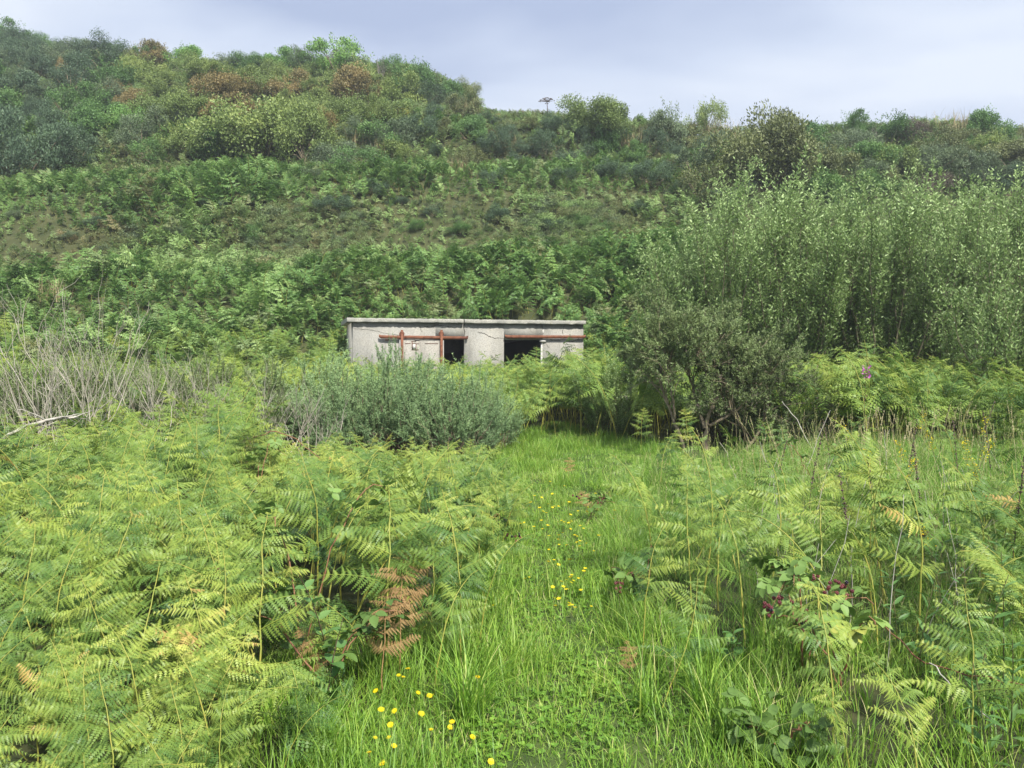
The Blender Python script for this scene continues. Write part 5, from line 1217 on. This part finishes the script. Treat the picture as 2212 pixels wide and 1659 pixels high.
ds = np.random.default_rng(5)
for k in range(26):
    px = ds.uniform(1600, 2200); py = ds.uniform(1010, 1420); x, y = at(px, py + 60)
    if y > 10: continue
    h = ds.uniform(.55, .95); q_ = np.linspace(0, 1, 7); az = ds.uniform(0, 6.28); ln = ds.uniform(.1, .5); mb = MB()
    C = np.stack([math.cos(az) * ln * h * q_ ** 2, math.sin(az) * ln * h * q_ ** 2, h * q_], 1); C[1:] += ds.normal(0, .008, (6, 3))
    tube(mb, C, np.linspace(.0026, .0012, 7) * np.interp(y, [4, 9], [1, 1.7]), 4)
    for j in range(int(ds.integers(0, 3))):
        i = int(ds.integers(3, 6)); tube(mb, [C[i], C[i] + np.array([ds.normal(0, .07), ds.normal(0, .07), .13])], [.0015, .001], 3)
    o = mb.obj('dry_stalk', M['deadwood_pale']); o.location = (x, y, Hf(x, y)); tag(o, 'thin bleached dry stalk standing up among the meadow grass', 'stalk', 'bleached dry stalks in the meadow')
# ------------------------------------------------------------------ sky, sun, camera
SUN_EL, SUN_AZ = R(52), R(28)      # azimuth: behind the camera and to its right
d = Vector((math.sin(SUN_AZ) * math.cos(SUN_EL), -math.cos(SUN_AZ) * math.cos(SUN_EL), math.sin(SUN_EL)))
ld = bpy.data.lights.new('sun', 'SUN'); ld.energy = 5.0; ld.angle = R(2.5); ld.color = (1, .955, .88)
sun = bpy.data.objects.new('sun', ld); COL.objects.link(sun); sun.rotation_euler = d.to_track_quat('Z', 'Y').to_euler()
w = bpy.data.worlds.new('World'); SC.world = w; w.use_nodes = True; nt = w.node_tree; nt.nodes.clear(); N = nt.nodes.new; Lk = nt.links.new
out = N('ShaderNodeOutputWorld'); bg = N('ShaderNodeBackground'); sky = N('ShaderNodeTexSky'); sky.sky_type = 'NISHITA'; sky.sun_disc = False
sky.sun_elevation = SUN_EL; sky.sun_rotation = math.pi - SUN_AZ; sky.air_density = 1.0; sky.dust_density = 1.5
tc = N('ShaderNodeTexCoord'); sp = N('ShaderNodeSeparateXYZ'); Lk(tc.outputs['Generated'], sp.inputs[0])
def mth(op, a, b):
    q = N('ShaderNodeMath'); q.operation = op
    for i, x in enumerate((a, b)):
        if isinstance(x, (int, float)): q.inputs[i].default_value = x
        else: Lk(x, q.inputs[i])
    return q.outputs[0]
zz = mth('ADD', mth('MAXIMUM', sp.outputs['Z'], 0.0), .18)
cb = N('ShaderNodeCombineXYZ'); Lk(mth('DIVIDE', sp.outputs['X'], zz), cb.inputs[0]); Lk(mth('DIVIDE', sp.outputs['Y'], zz), cb.inputs[1])
n1 = N('ShaderNodeTexNoise'); n1.inputs['Scale'].default_value = 1.1; n1.inputs['Detail'].default_value = 4; n1.inputs['Roughness'].default_value = .45; n1.inputs['Distortion'].default_value = .4
mp = N('ShaderNodeMapping'); mp.inputs['Location'].default_value = (3.1, 1.7, 0); mp.inputs['Scale'].default_value = (.9, 1.35, 1); mp.inputs['Rotation'].default_value = (0, 0, .5); Lk(cb.outputs[0], mp.inputs['Vector']); Lk(mp.outputs[0], n1.inputs['Vector'])
cr = N('ShaderNodeValToRGB'); e = cr.color_ramp.elements
e[0].position = .38; e[0].color = (4.4, 5.3, 7.5, 1); e[1].position = .64; e[1].color = (8.7, 9.4, 10.6, 1)
m = e.new(.5); m.color = (6.7, 7.6, 9.4, 1)
Lk(n1.outputs['Fac'], cr.inputs['Fac'])
mx = N('ShaderNodeMix'); mx.data_type = 'RGBA'; mx.inputs[0].default_value = .9; Lk(sky.outputs[0], mx.inputs[6]); Lk(cr.outputs[0], mx.inputs[7])
Lk(mx.outputs[2], bg.inputs['Color']); bg.inputs['Strength'].default_value = .072; Lk(bg.outputs[0], out.inputs['Surface'])

cam = bpy.data.cameras.new('camera'); co = bpy.data.objects.new('camera', cam); COL.objects.link(co)
cam.sensor_width = 36; cam.lens = F / 2212 * 36; cam.clip_end = 2000; cam.clip_start = .05
co.location = (0, 0, EYE); co.rotation_euler = (math.pi / 2 - PITCH, 0, 0); SC.camera = co
SC.view_settings.view_transform = 'Standard'; SC.view_settings.look = 'None'; SC.view_settings.gamma = 1; SC.view_settings.exposure = 0.62
cy = SC.cycles; cy.max_bounces = 5; cy.diffuse_bounces = 2; cy.glossy_bounces = 2; cy.transmission_bounces = 3; cy.transparent_max_bounces = 4
cy.use_adaptive_sampling = True; cy.adaptive_threshold = .02

# thin summer haze in the air
mb = MB(); box(mb, -190, 190, -70, 345, -3, 62)
m, nt2, N2, L2 = newmat('haze_air'); o2 = N2('ShaderNodeOutputMaterial'); pv = N2('ShaderNodeVolumePrincipled')
pv.inputs['Color'].default_value = (.84, .88, .94, 1); pv.inputs['Density'].default_value = .0016; pv.inputs['Anisotropy'].default_value = .3
L2(pv.outputs[0], o2.inputs['Volume'])
tag(mb.obj('haze', m), kind='stuff', label='thin bluish summer haze softening the hillside')
cy.volume_bounces = 0
